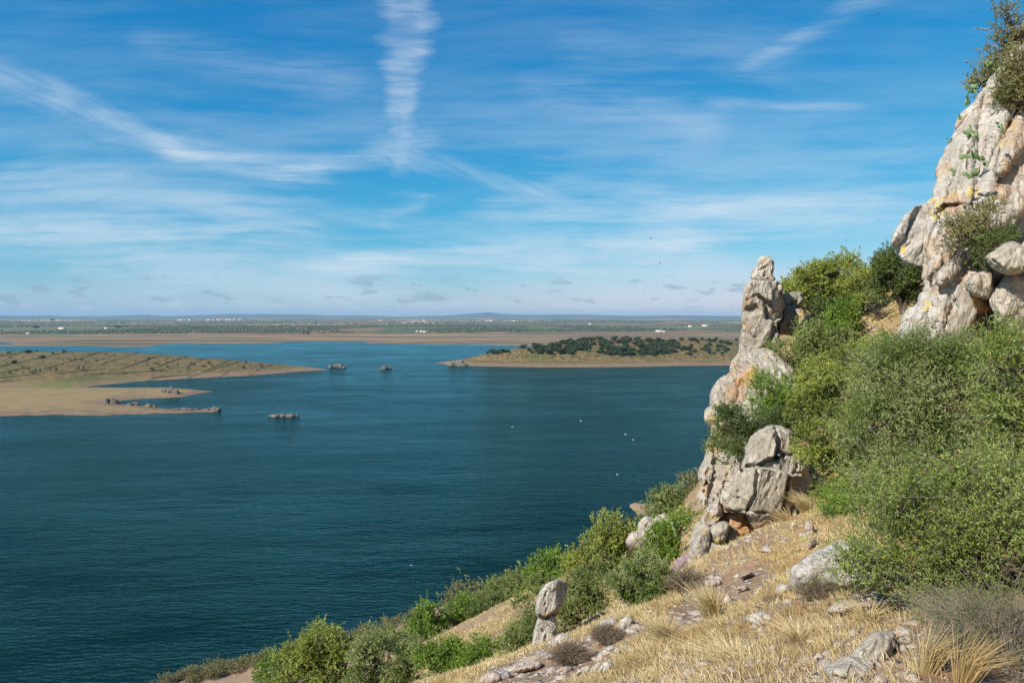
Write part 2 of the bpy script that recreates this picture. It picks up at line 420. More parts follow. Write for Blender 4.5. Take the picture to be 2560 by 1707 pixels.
def land(x, y):
    x = np.atleast_1d(np.asarray(x, float)).ravel(); y = np.atleast_1d(np.asarray(y, float)).ravel()
    h = np.full(x.shape, -5.0)
    n1 = fbm2(x, y, 60, 4, 3); n2 = fbm2(x, y, 9, 3, 6)
    d, i = seg_dist(x, y, HILLP); d = np.where(i, d, -d) + 5 * n1
    hm = 27 - 5 * sstep(x, -700, -300)
    e = np.where(d > 0, hm * (1 - np.exp(-np.maximum(d, 0) / 150.0)) + 0.4 + 1.2 * n1 * sstep(d, 10, 80) + .45 * n2 * sstep(d, 0, 30), d * .06)
    h = np.maximum(h, e)
    d, i = seg_dist(x, y, SPITP); d = np.where(i, d, -d) + 2.5 * n2
    e = np.where(d > 0, 2.6 * (1 - np.exp(-np.maximum(d, 0) / 22.0)) + .15 + .25 * n2 * sstep(d, 0, 8), d * .06)
    h = np.maximum(h, e)
    d, i = seg_dist(x, y, PENP); d = np.where(i, d, -d) + 4 * n1
    e = np.where(d > 0, 3.4 * sstep(d, 0, 26) + 4.0 * sstep(d, 20, 60) + 34 * (1 - np.exp(-np.maximum(d - 45, 0) / 125.0)) + .3 + 2.2 * n1 * sstep(d, 40, 120) + .5 * n2 * sstep(d, 0, 30), d * .06)
    h = np.maximum(h, e)
    d, i = seg_dist(x, y, FARL); d = np.where(i, d, -d) + 14 * n1
    n3 = fbm2(x, y * 1.0, 1500, 4, 21)
    e = np.where(d > 0, 0.2 + 6 * (1 - np.exp(-np.maximum(d, 0) / 900.0)) + sstep(d, 500, 2500) * (10 * n3 + 8) + sstep(d, 3000, 12000) * (26 * fbm2(x, y, 4200, 3, 23) + 14), np.maximum(d * .02, -5))
    dp, ip = seg_dist(x, y, POND)
    e = np.where(ip, -1.0, e)
    h = np.maximum(h, e)
    # mountains on the horizon
    r = np.hypot(x, y); u = 512 + F * x / np.maximum(y, 1)
    pv = np.interp(u, [-200, 0, 40, 100, 140, 170, 200, 235, 270, 300, 330, 360, 400, 440, 465, 487, 510, 540, 580, 640, 700, 760, 1024], [315.3, 315.8, 315.6, 316.2, 315.0, 316.0, 315.4, 314.0, 314.6, 314.2, 315.6, 314.9, 316.0, 315.6, 314.4, 312.9, 314.6, 315.0, 314.6, 315.6, 315.3, 316.0, 315.4])
    H = (316.5 - pv) / F * 27000 * 1.25 + 75
    H = H + 26 * fbm2(u, u * 0, 24, 4, 40) + 10 * fbm2(x, y, 900, 3, 44)
    h = h + np.maximum(H - 25, 0) * sstep(r, 21000, 27000) * (1 - .6 * sstep(r, 30000, 42000))
    return h

m_land, n, b = material("distant_land", 0.95, 0.1)
p = gpos(n); px_, py_, pz_ = n.sep(p)
a_hill = n.attr('zone_hill')[2]; a_far = n.attr('zone_far')[2]; a_line = n.attr('line')[2]; a_field = n.attr('field')[2]
n1 = n.noise(n.mapv(p, (.012, .012, .02)), 1.0, 6, .65); n2 = n.noise(n.mapv(p, (.09, .09, .09)), 1.0, 5, .65); n3 = n.noise(n.mapv(p, (.0016, .0016, 0)), 1.0, 5, .6)
tan_ = n.mix(n.ss(n2, .35, .68), (0.215, 0.145, 0.070), (0.125, 0.098, 0.040))
tan_ = n.mix(n.ss(n1, .48, .66), tan_, (0.120, 0.115, 0.042))
shore = n.mix(n.ss(n2, .3, .7), (0.20, 0.13, 0.082), (0.285, 0.20, 0.13))
hz = n.m('ADD', pz_, n.m('MULTIPLY', n.m('SUBTRACT', n1, .5), 4.0))
tan_ = n.mix(n.m('MULTIPLY', n.ss(n.noise(n.mapv(p, (.16, .07, .16)), 1.0, 5, .75), .50, .60), .75), tan_, (0.065, 0.066, 0.028))
tan_ = n.mix(n.m('MULTIPLY', n.ss(n.noise(n.mapv(p, (.10, .05, .1), loc=(40, 9, 0)), 1.0, 5, .7), .56, .68), .6), tan_, (0.33, 0.23, 0.13))
rings = n.ss(n.noise(n.comb(n.m('MULTIPLY', px_, .004), n.m('MULTIPLY', py_, .004), n.m('MULTIPLY', pz_, 4.0)), 1.0, 3, .7), .42, .60)   # lines left by the falling water
shore = n.mix(n.m('MULTIPLY', rings, .6), shore, (0.17, 0.115, 0.075))
near_ = n.mix(n.ss(hz, 2.2, 5.5), shore, tan_)
shore = n.mix(n.m('MULTIPLY', n.ss(n.noise(n.mapv(p, (.12, .06, .1), loc=(3, 2, 0)), 1.0, 6, .75), .5, .62), .55), shore, (0.12, 0.085, 0.055))
spit = n.mix(n.ss(n.m('ADD', pz_, n.m('MULTIPLY', n.m('SUBTRACT', n1, .5), 2.5)), 1.2, 2.2), shore, (0.275, 0.20, 0.10))
spit = n.mix(n.m('MULTIPLY', n.ss(n.noise(n.mapv(p, (.05, .03, .1), loc=(3, 2, 0)), 1.0, 7, .72), .5, .64), .5), spit, (0.14, 0.115, 0.06))
near_ = n.mix(a_hill, spit, near_)
green = n.attr('green')[2]
near_ = n.mix(n.m('MULTIPLY', green, n.ss(n2, .3, .6)), near_, (0.10, 0.15, 0.03))
near_ = n.mix(a_line, near_, (0.035, 0.030, 0.016))
# far plain: mud flats, then a patchwork of olive groves, stubble and ploughed fields
mud = n.mix(n.ss(n.noise(n.mapv(p, (.0012, .006, 0)), 1.0, 6, .62), .36, .62), (0.33, 0.215, 0.130), (0.12, 0.10, 0.06))
vec = n.node('ShaderNodeVectorMath', operation='ADD'); n.L.new(p, vec.inputs[0])
nz = n.node('ShaderNodeTexNoise'); n.L.new(n.mapv(p, (.0009, .0009, 0)), nz.inputs['Vector']); nz.inputs['Scale'].default_value = 1
sc = n.node('ShaderNodeVectorMath', operation='SCALE'); n.L.new(nz.outputs[1], sc.inputs[0]); sc.inputs['Scale'].default_value = 900
n.L.new(sc.outputs[0], vec.inputs[1])
vc = n.node('ShaderNodeTexVoronoi'); n.L.new(n.mapv(vec.outputs[0], (.0014, .0008, 0), rot=(0, 0, .35)), vc.inputs['Vector']); vc.inputs['Scale'].default_value = 1.0
vr, vg, vb = n.sep(vc.outputs['Color'])
cr = n.node('ShaderNodeValToRGB'); n.L.new(vr, cr.inputs[0]); cr.color_ramp.interpolation = 'CONSTANT'
el = cr.color_ramp.elements
el[0].position = 0; el[0].color = (0.085, 0.105, 0.060, 1); el[1].position = .30; el[1].color = (0.13, 0.145, 0.08, 1)
for pos, c in [(.47, (0.115, 0.125, 0.06)), (.60, (0.33, 0.235, 0.13)), (.70, (0.21, 0.135, 0.085)), (.80, (0.11, 0.125, 0.07)), (.93, (0.44, 0.34, 0.21))]:
    e_ = el.new(pos); e_.color = c + (1,)
fld = n.mix(n.m('MULTIPLY', n.ss(n2, .35, .7), .45), cr.outputs[0], (0.16, 0.13, 0.075))
fcol = n.mix(n.ss(n.m('ADD', a_far, n.m('MULTIPLY', n.m('SUBTRACT', n.noise(n.mapv(p, (.0022, .0008, 0)), 1.0, 6, .65), .5), 1.7)), .42, .47), mud, fld)
col = n.mix(a_field, near_, fcol)
far_m = n.attr('mount')[2]
col = n.mix(far_m, col, n.mix(n.ss(n3, .4, .6), (0.045, 0.065, 0.060), (0.08, 0.09, 0.075)))
n.L.new(col, b.inputs['Base Color'])
n.L.new(n.bump(n.m('ADD', n.m('MULTIPLY', n2, .6), n.noise(n.mapv(p, (.5, .5, .5)), 1.0, 3, .6)), .5, 1.2), b.inputs['Normal'])

rads = np.concatenate([np.geomspace(440, 1900, 400)[:-1], np.geomspace(1900, 46000, 330)])
x, y, f = polar(0, 0, 0, -46, 46, 1150, rads)
z = land(x, y); uu, vv = proj(x, y, z)
me = mk_mesh("ground", np.stack([x, y, z], 1), f, [m_land])
d, i = seg_dist(x, y, FARL); fattr(me, 'field', (i & (y > 1500)).astype(float)); fattr(me, 'zone_far', np.where(i, sstep(d, 0, 2300), 0))
d1, i1 = seg_dist(x, y, HILLP); d2, i2 = seg_dist(x, y, PENP)
ds, is_ = seg_dist(x, y, SPITP)
fattr(me, 'zone_hill', np.clip(np.maximum(np.where(i1, sstep(d1, 0, 12), 0), i2), 0, 1))
fattr(me, 'mount', sstep(np.hypot(x, y), 20000, 24000))
ln = np.zeros_like(x); sel = i1
for L in LINES:
    q = [c6(*a) for a in L]; dd, _ = seg_dist(uu[sel], vv[sel] * 1.0, q, False)
    tmp = np.zeros(sel.sum()); tmp = 1 - sstep(dd + .35 * fbm2(x[sel], y[sel], 16, 2, 8), .22, .95)
    ln[sel] = np.maximum(ln[sel], tmp * (.75 + .5 * fbm2(x[sel], y[sel], 30, 2, 88)))
fattr(me, 'line', ln)
g = np.exp(-(((uu - 55) / 30) ** 2 + ((vv - 384.5) / 3.2) ** 2)) * (y < 1000)
g = np.maximum(g, np.exp(-(((uu - 110) / 40) ** 2 + ((vv - 378.5) / 2.0) ** 2)) * .6 * (y < 1000))
fattr(me, 'green', g)
tag(link("ground", me), kind='structure')

# ---------------------------------------------------------------- water
m_wat = bpy.data.materials.new("lake_water"); m_wat.use_nodes = True; t = m_wat.node_tree; t.nodes.clear(); n = NT(t)
p = gpos(n)
w1 = n.noise(n.mapv(p, (.26, .80, 1), rot=(0, 0, D2R(-28))), 1.0, 3, .55)
w2 = n.noise(n.mapv(p, (.9, 2.4, 1), rot=(0, 0, D2R(-20)), loc=(3, 9, 0)), 1.0, 3, .6)
w4 = n.noise(n.mapv(p, (.05, .22, 1), rot=(0, 0, D2R(-34)), loc=(3, 9, 0)), 1.0, 4, .6)
w3 = n.noise(n.mapv(p, (.012, .03, 1), rot=(0, 0, D2R(-30))), 1.0, 4, .6)
hgt = n.m('ADD', n.m('MULTIPLY', w1, 1.0), n.m('ADD', n.m('MULTIPLY', w2, .35), n.m('MULTIPLY', w4, 1.1)))
bmp = n.bump(n.m('MULTIPLY', hgt, n.lin(w3, .36, .62, .55, 1.35)), 1.0, .50)
dif = n.node('ShaderNodeBsdfDiffuse'); n.L.new(n.mix(n.ss(w3, .3, .7), (0.0004, 0.0135, 0.0120), (0.0010, 0.0190, 0.0190)), dif.inputs['Color'])
glo = n.node('ShaderNodeBsdfGlossy'); glo.inputs['Roughness'].default_value = .13; glo.inputs['Color'].default_value = (.42, .87, .96, 1); n.L.new(bmp, glo.inputs['Normal'])
fr = n.node('ShaderNodeFresnel'); fr.inputs['IOR'].default_value = 1.33; n.L.new(bmp, fr.inputs['Normal'])
mx = n.node('ShaderNodeMixShader'); lane = n.lin(n.noise(n.mapv(p, (.0035, .010, 1), rot=(0, 0, D2R(-18))), 1.0, 5, .62), .36, .64, .82, 1.2)
n.L.new(n.m('MULTIPLY', lane, n.m('ADD', n.m('MULTIPLY', fr.outputs[0], .19), n.m('MULTIPLY', n.m('POWER', fr.outputs[0], 2.0), .86))), mx.inputs[0]); n.L.new(dif.outputs[0], mx.inputs[1]); n.L.new(glo.outputs[0], mx.inputs[2])
wo_ = n.node('ShaderNodeOutputMaterial'); n.L.new(mx.outputs[0], wo_.inputs[0])
R_ = 52000
me = mk_mesh("water", [(-R_, 20, 0), (R_, 20, 0), (R_, R_, 0), (-R_, R_, 0), (-R_, -3000, 0), (-160, -3000, 0), (-160, 20, 0)], [(0, 1, 2, 3)], [m_wat], smooth=False)
me2 = bpy.data.meshes.new("water"); bm = bmesh.new()
NX = 26
gx = np.concatenate([[-R_], np.linspace(-3000, 3000, NX), [R_]]); gy = np.concatenate([[-3000], np.linspace(-1000, 5000, NX), [R_]])
vv_ = [[bm.verts.new((a, c, 0)) for a in gx] for c in gy]
for j in range(len(gy) - 1):
    for i in range(len(gx) - 1):
        bm.faces.new((vv_[j][i], vv_[j][i + 1], vv_[j + 1][i + 1], vv_[j + 1][i]))
bm.to_mesh(me2); bm.free(); me2.materials.append(m_wat)
bpy.data.meshes.remove(me)
tag(link("water", me2), kind='structure')

# lake bed reaching under everything
m_bed, n, b = material("lake_bed", 1.0, 0.1); b.inputs['Base Color'].default_value = (.05, .06, .04, 1)
me = mk_mesh("lake_bed", [(-R_, -3000, -40), (R_, -3000, -40), (R_, R_, -40), (-R_, R_, -40)], [(0, 1, 2, 3)], [m_bed], smooth=False)
tag(link("lake_bed", me), kind='structure')
print("terrain", time.time() - T0)
# ---------------------------------------------------------------- rock materials
def rock_material(name, tone):
    m, n, b = material(name, 0.92, 0.15)
    p = gpos(n)
    dark, mid, light = {'grey': ((0.185, 0.155, 0.122), (0.390, 0.338, 0.267), (0.565, 0.504, 0.416)),
                        'pale': ((0.236, 0.210, 0.180), (0.423, 0.377, 0.323), (0.597, 0.552, 0.486)),
                        'warm': ((0.240, 0.159, 0.118), (0.429, 0.340, 0.263), (0.591, 0.531, 0.460)),
                        'islet': ((0.06, 0.05, 0.042), (0.15, 0.125, 0.10), (0.25, 0.215, 0.175)),
                        'rust': ((0.298, 0.125, 0.049), (0.519, 0.267, 0.108), (0.598, 0.420, 0.275)),
                        'purple': ((0.159, 0.105, 0.118), (0.289, 0.201, 0.205), (0.448, 0.352, 0.334)),
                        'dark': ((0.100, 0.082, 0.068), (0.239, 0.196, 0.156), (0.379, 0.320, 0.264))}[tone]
    sc = n.attr('rscale')[2]
    ps = n.node('ShaderNodeVectorMath', operation='SCALE'); n.L.new(p, ps.inputs[0]); n.L.new(sc, ps.inputs['Scale']); p = ps.outputs[0]
    big = n.noise(p, 1.1, 5, .6); med = n.noise(p, 5, 6, .68); fine = n.noise(p, 22, 4, .72)
    strata = n.noise(n.mapv(p, (6.5, 6.5, 0.9), rot=(0, D2R(-24), 0)), 1.0, 5, .6)
    c = n.mix(n.ss(big, .35, .62), mid, light)
    c = n.mix(n.m('MULTIPLY', n.ss(med, .50, .68), .75), c, dark)
    c = n.mix(n.m('MULTIPLY', n.ss(strata, .52, .66), .45), c, dark)
    # pale crust of lichen
    c = n.mix(n.m('MULTIPLY', n.ss(n.noise(p, 9, 5, .7), .55, .64), .55), c, (0.47, 0.45, 0.38))
    c = n.mix(n.m('MULTIPLY', n.ss(fine, .56, .70), .55), c, dark)
    c = n.mix(n.m('MULTIPLY', n.ss(n.noise(p, 60, 2, .6), .58, .68), .35), c, (0.10, 0.08, 0.06))
    rust = n.m('MULTIPLY', n.attr('rust')[2], n.m('MULTIPLY', n.lin(med, .34, .58, .40, 1.2), n.lin(strata, .35, .6, .45, 1.15)), clamp=True)
    c = n.mix(rust, c, n.mix(n.ss(strata, .42, .58), (0.44, 0.225, 0.095), (0.48, 0.34, 0.21)))
    yel = n.ss(n.m('MULTIPLY', n.attr('yellow')[2], n.ss(n.noise(n.mapv(p, (9, 9, 4), rot=(0, D2R(-24), 0)), 1.0, 5, .7), .42, .60)), .35, .75)
    c = n.mix(n.m('MULTIPLY', yel, .85), c, (0.60, 0.43, 0.035))
    # crackle of the quartzite: broken facets and thin dark joints
    pd = n.mapv(p, (1.5, 1.5, .62), rot=(0, D2R(-24), 0))
    wn = n.node('ShaderNodeTexNoise'); n.L.new(p, wn.inputs['Vector']); wn.inputs['Scale'].default_value = 2.2; wn.inputs['Detail'].default_value = 3
    wv = n.node('ShaderNodeVectorMath', operation='MULTIPLY_ADD'); n.L.new(wn.outputs[1], wv.inputs[0]); wv.inputs[1].default_value = (.55, .55, .55); n.L.new(pd, wv.inputs[2]); pw = wv.outputs[0]
    vc1 = n.node('ShaderNodeTexVoronoi'); n.L.new(pw, vc1.inputs['Vector']); vc1.inputs['Scale'].default_value = 1.6; s1 = n.sep(vc1.outputs['Color'])[0]
    vc2 = n.node('ShaderNodeTexVoronoi'); n.L.new(pw, vc2.inputs['Vector']); vc2.inputs['Scale'].default_value = 5.0; s2 = n.sep(vc2.outputs['Color'])[0]
    ed = n.vor(pw, 1.6, 'DISTANCE_TO_EDGE'); jn = n.m('MULTIPLY', n.m('SUBTRACT', 1.0, n.ss(ed, .006, .034)), n.ss(big, .47, .60))
    c = n.mix(n.m('MULTIPLY', jn, .42), c, (0.09, 0.07, 0.055))
    c = n.mix(n.lin(s2, 0, 1, 0, .20), c, dark)
    n.L.new(c, b.inputs['Base Color'])
    h = n.m('ADD', n.m('MULTIPLY', med, .8), n.m('ADD', n.m('MULTIPLY', fine, .28), n.m('ADD', n.m('MULTIPLY', strata, .7), n.m('ADD', n.m('MULTIPLY', jn, -.6), n.m('ADD', n.m('MULTIPLY', s1, .9), n.m('MULTIPLY', s2, .45))))))
    bp = n.node('ShaderNodeBump'); bp.inputs['Strength'].default_value = 0.75
    n.L.new(h, bp.inputs['Height']); n.L.new(n.m('DIVIDE', 0.13, sc), bp.inputs['Distance']); n.L.new(bp.outputs[0], b.inputs['Normal'])
    return m
ROCKM = {t: rock_material("rock_" + t, t) for t in ('grey', 'pale', 'warm', 'islet', 'rust', 'purple', 'dark')}

def voxel(me, size):
    o = bpy.data.objects.new("tmp", me); COL.objects.link(o)
    md = o.modifiers.new("r", 'REMESH'); md.mode = 'VOXEL'; md.voxel_size = size; md.adaptivity = 0
    dg = bpy.context.evaluated_depsgraph_get(); dg.update()
    r = bpy.data.meshes.new_from_object(o.evaluated_get(dg))
    bpy.data.objects.remove(o); bpy.data.meshes.remove(me)
    return r

def getco(me):
    a = np.empty(len(me.vertices) * 3, np.float32); me.vertices.foreach_get('co', a); return a.reshape(-1, 3).astype(float)
def getno(me):
    a = np.empty(len(me.vertices) * 3, np.float32); me.vertex_normals.foreach_get('vector', a); return a.reshape(-1, 3).astype(float)

NB = [0]
def block(poly, d, thick, tone='grey', seed=None, cells=None, crack=1.0, rough=1.0, lean=0.0, turn=0.0, flat=0.82, px=1.25,
          rust=(), yellow=(), crop=None, dip=0.45, cracks=(), regions=(), dome=1.0, ledge=.6, lenz=1.6, outset=0.0, name="rock_block", parent=None, org=None, edge=0.80):
    """One rock: front outline given on the plane y=d, real depth thick, rounded towards its outline,
    then broken into facets with cracks.  rust / yellow: stains as (u, v, radius px, strength)."""
    if d == 'g':
        pq = [crop(*q) for q in poly] if crop else poly; vb = max(q[1] for q in pq); ub = np.mean([q[0] for q in pq])
        h_ = hit(ub, vb - .15 * (vb - min(q[1] for q in pq)), 3.0, 90, hill); d = h_[1] - .15 if h_ is not None else 10.0
        thick = thick * d if thick < .3 else thick
    NB[0] += 1; seed = NB[0] * 7 if seed is None else seed; R = RS(seed)
    if crop: poly = [crop(*q) for q in poly]
    if outset:
        pa = np.array(poly, float); area = 0.5 * np.sum(pa[:, 0] * np.roll(pa[:, 1], -1) - np.roll(pa[:, 0], -1) * pa[:, 1])
        tg = np.roll(pa, -1, 0) - np.roll(pa, 1, 0); tg /= np.linalg.norm(tg, axis=1, keepdims=True) + 1e-9
        pa = pa + np.stack([tg[:, 1], -tg[:, 0]], 1) * outset * np.sign(area); poly = [tuple(q) for q in pa]
    # finer, irregular outline
    pts = []
    for i in range(len(poly)):
        a, c = np.array(poly[i], float), np.array(poly[(i + 1) % len(poly)], float)
        L = np.hypot(*(c - a)); k = max(1, int(L / 7)); nrm = np.array([-(c - a)[1], (c - a)[0]]) / (L + 1e-6)
        for j in range(k):
            q = a + (c - a) * j / k
            pts.append(q + (nrm * R.uniform(-1.5, 1.5) if j else 0))
    w3 = np.array([at(u, v, d) for u, v in pts]); c0 = w3[:, [0, 2]].mean(0); T = thick / 2
    ax, az = c0[0] / d, (c0[1] - CAMZ) / d                 # direction the rock is extruded in: squarely away from the viewpoint side
    if lean or turn:                                         # outline traced on the leaning / turned face itself
        for _ in range(6): w3 = np.array([at(u, v, d + lean * (w[2] - c0[1]) + turn * (w[0] - c0[0])) for (u, v), w in zip(pts, w3)])
    P2 = w3[:, [0, 2]]
    bm = bmesh.new()
    yc = d + T * .62
    fr = [bm.verts.new((q[0], yc - T, q[1])) for q in P2]
    f = bm.faces.new(fr); bm.normal_update()
    ex = bmesh.ops.extrude_face_region(bm, geom=[f])
    for v_ in ex['geom']:
        if isinstance(v_, bmesh.types.BMVert): v_.co.y = yc + T
    bmesh.ops.recalc_face_normals(bm, faces=bm.faces[:])
    bmesh.ops.triangulate(bm, faces=bm.faces[:])
    me = bpy.data.meshes.new("t"); bm.to_mesh(me); bm.free()
    vs = px * d / F
    me = voxel(me, vs * 1.3)
    co = getco(me)
    dist, _ = seg_dist(co[:, 0], co[:, 2], P2)
    Rm = max(dist.max(), 1e-3); t = (co[:, 1] - yc) / T
    S = math.sqrt(max((P2[:, 0].max() - P2[:, 0].min()) * (P2[:, 1].max() - P2[:, 1].min()), 1e-4))
    nc = cells if cells else 14
    def slabs(n_, p_, wob, sd):
        """blocky cells of the outline plane, long side along the dip"""
        W2 = co[:, [0, 2]] + wob * np.stack([fbm(co * [1, .2, 1] / (S * .3), 3, sd), fbm(co * [1, .2, 1] / (S * .3), 3, sd + 5)], 1)
        th = math.atan(dip); Rt = np.array([[math.cos(th), -math.sin(th)], [math.sin(th), math.cos(th)]])
        sc_ = R.uniform(P2.min(0), P2.max(0), (n_, 2)); dv = (W2[:, None] - sc_[None]) @ Rt.T / [1, lenz]
        D = (np.abs(dv) ** p_).sum(2) ** (1 / p_); ix = np.argsort(D, 1)[:, :2]
        f1 = np.take_along_axis(D, ix[:, :1], 1)[:, 0]; f2 = np.take_along_axis(D, ix[:, 1:], 1)[:, 0]
        i_ = ix[:, 0]; tl = R.uniform(-1, 1, (n_, 2)); of = R.uniform(-1, 1, n_)
        pl = ((W2 - sc_[i_]) * tl[i_]).sum(1)
        return i_, f2 - f1, of[i_], pl
    n1 = max(2, int(nc / 2.2)); cs = S / math.sqrt(n1)
    i1, e1, o1, t1 = slabs(n1, 3.0, .07 * S, seed)
    # big flat faces: tangent planes of a shallow dome, each pushed in or out a little
    hw = (P2.max(0) - P2.min(0)) / 2; cc = (P2.max(0) + P2.min(0)) / 2
    def facets(n_, jit, sd, wob):
        Rr = RS(sd); Q = Rr.uniform(-1, 1, (n_, 2)); of = Rr.uniform(-jit, jit, n_)
        pq = (co[:, [0, 2]] - cc) / hw + wob * np.stack([fbm(co * [1, .2, 1] / (S * .22), 3, sd), fbm(co * [1, .2, 1] / (S * .22), 3, sd + 5)], 1)
        sh = pq.copy(); sh[:, 0] -= 0
        v_ = 2 * (sh @ Q.T) - (Q ** 2).sum(1)[None] + of[None]
        return v_.max(1)
    nf = int(np.clip(nc * 1.1, 7, 60))
    f1_ = facets(nf, .45 + .016 * nf, seed + 11, .02); f2_ = facets(nf * 5, .06, seed + 12, .02)
    dep = T * dome * (.15 * (f1_ - .35) + .10 * (f2_ - .35) * min(1, 10 / nf)) + cs * (.05 * o1) + .10 * t1
    if nf > 18:      # a large face: independent broken planes as well
        i3, e3, o3, t3 = slabs(nf, 3.0, .03 * S, seed + 21); cs3 = S / math.sqrt(nf)
        dep = dep + .09 * cs3 * o3 + .22 * t3
    dep = np.clip(dep, -.5 * T, (.65 if T < 3.4 else .24) * T) * np.clip(rough, .6, 1.6)
    crk = (1 - sstep(e1, 0, 2.2 * vs)) * np.where(fbm(co / (S * .4), 2, seed + 9) > -.2, 1, 0)
    dep = dep + crk * 3.2 * vs * crack
    # faces and cracks traced one by one
    k_ = (crop(1, 0)[0] - crop(0, 0)[0]) if crop else 1.0
    cu, cv = proj(co[:, 0], d + lean * (co[:, 2] - c0[1]) + turn * (co[:, 0] - c0[0]), co[:, 2])
    if cu is not None:
        for (rp, off_, gx_, gz_) in regions:
            rp = [crop(*q) for q in rp] if crop else rp; rd, ri = seg_dist(cu + .9 * fbm(co / (vs * 9), 2, seed + 70), cv + .9 * fbm(co / (vs * 9), 2, seed + 71), rp)
            ra = np.array([at(q[0], q[1], d) for q in rp]); x0_ = ra[:, 0].min() if gx_ >= 0 else ra[:, 0].max(); z0_ = ra[:, 2].min() if gz_ >= 0 else ra[:, 2].max()
            dep = dep + np.where(ri, off_ + gx_ * (co[:, 0] - x0_) + gz_ * (co[:, 2] - z0_), 0)
        for (cl, wd_, dp_) in cracks:
            cl = [crop(*q) for q in cl] if crop else cl
            cd_, _ = seg_dist(cu + 1.3 * fbm(co / (vs * 10), 3, seed + 72), cv + 1.3 * fbm(co / (vs * 10), 3, seed + 73), cl, False)
            dep = dep + dp_ * (1 - sstep(cd_, wd_ * .35, wd_ * 1.15))
    bw = Rm * np.clip(1.0 - flat, .12, 1) * (1 + .6 * fbm(co * [1, 0, 1] / (S * .10), 3, seed + 3))
    g = edge + (1 - edge) * np.clip(dist / np.maximum(bw, 1e-3), 0, 1)
    fade = np.clip(dist / (2.5 * vs), 0, 1)
    co[:, 1] = yc + t * T * g + np.where(t < 0, np.minimum(dep, 1.3 * T) * np.clip(-t * 1.4, 0, 1), 0)
    yl = co[:, 1] - yc + .62 * T
    co[:, 1] += lean * (co[:, 2] - c0[1]) + turn * (co[:, 0] - c0[0])
    co[:, 0] += ax * yl; co[:, 2] += az * yl
    me.vertices.foreach_set('co', co.astype(np.float32).ravel()); me.update()
    me = voxel(me, vs)
    co = getco(me); no = getno(me)
    rot = None; disp = np.zeros(len(co)); lines = np.zeros(len(co))
    # cleavage running along the dip, then roughness of smaller size
    rot = np.stack([co[:, 0] - dip * co[:, 2], co[:, 1], (co[:, 2] + dip * co[:, 0]) * .22], 1)
    disp += .007 * S * rough * fbm(rot / (S * .10), 4, seed + 20, .55, ridged=True)
    disp += .004 * S * rough * fbm(co / (S * .09), 3, seed + 30)
    rot2 = np.stack([co[:, 0] - dip * co[:, 2], co[:, 1], (co[:, 2] + dip * co[:, 0]) * .25], 1)
    disp += 1.0 * vs * rough * fbm(rot2 / (vs * 11), 3, seed + 45, .6, ridged=True)
    for (w_, k_, a_) in ((46, 4.0, 7.0), (17, 3.0, 2.6)):       # broken ledges
        n_ = fbm(rot2 / (vs * w_), 3, seed + 47 + int(w_)) * k_
        fl = np.floor(n_); disp += a_ * vs * rough * (fl + sstep(n_ - fl, .72, 1.0)) / k_ * ledge
    disp += .5 * vs * rough * fbm(co / (vs * 5), 2, seed + 40)
    co = co + no * disp[:, None]
    if org is None: org = np.zeros(3)
    me.vertices.foreach_set('co', (co - org).astype(np.float32).ravel())
    me.polygons.foreach_set('use_smooth', np.ones(len(me.polygons), bool))
    me.materials.clear(); me.materials.append(ROCKM[tone])
    u, v = proj(co[:, 0], co[:, 1], co[:, 2])
    ru = np.zeros(len(co)); ye = np.zeros(len(co))
    nz = fbm(rot / (S * .06), 4, seed + 50) * 1.5
    for (su, sv, sr, st) in rust:
        if crop: su, sv = crop(su, sv); sr = sr * .13
        ru = np.maximum(ru, st * (1 - sstep(np.hypot(u - su, v - sv) / sr + .45 * nz, .6, 1.1)))
    for (su, sv, sr, st) in yellow:
        if crop: su, sv = crop(su, sv); sr = sr * .13
        ye = np.maximum(ye, st * (1 - sstep(np.hypot(u - su, v - sv) / sr + .45 * nz, .6, 1.1)))
    # iron stain also follows the cracks
    ru = np.maximum(ru, .55 * sstep(nz, .55, .9))
    fattr(me, 'rust', ru); fattr(me, 'yellow', ye); fattr(me, 'rscale', np.full(len(co), 22.0 / d if d < 60 else .35))
    me.name = name
    me.update()
    return link(name, me, parent)

def outcrop(name, label, cat, blocks, group=None):
    """blocks: list of dict(poly=..., d=..., thick=..., ...) -> one thing with its blocks as parts"""
    if len(blocks) == 1:
        b = dict(blocks[0]); o = block(name=name, **b)
        return tag(o, label, cat, group)
    first = blocks[0]; poly = first['poly']; cr = first.get('crop')
    pp = [cr(*q) for q in poly] if cr else poly
    q = max(pp, key=lambda a: a[1]); org = at(q[0], q[1], first['d'] if first['d'] != 'g' else 6.0)
    e = empty(name, org); tag(e, label, cat, group)
    for b in blocks:
        b = dict(b); b.setdefault('name', 'rock_block'); b.setdefault('outset', 1.3)
        block(parent=e, org=org, **b)
    return e

def cA(x, y): return (640 + x * .10968, 224 + y * .10968)
def cB(x, y): return (680 + x * .14027, 360 + y * .14027)
def cC(x, y): return (744 + x * .11905, 500 + y * .11905)
def cD(x, y): return (480 + x * .12933, 480 + y * .12933)
def cE(x, y): return (832 + x * .142857, y * .142857)
def cG(x, y): return (880 + x * .11736, 160 + y * .11736)

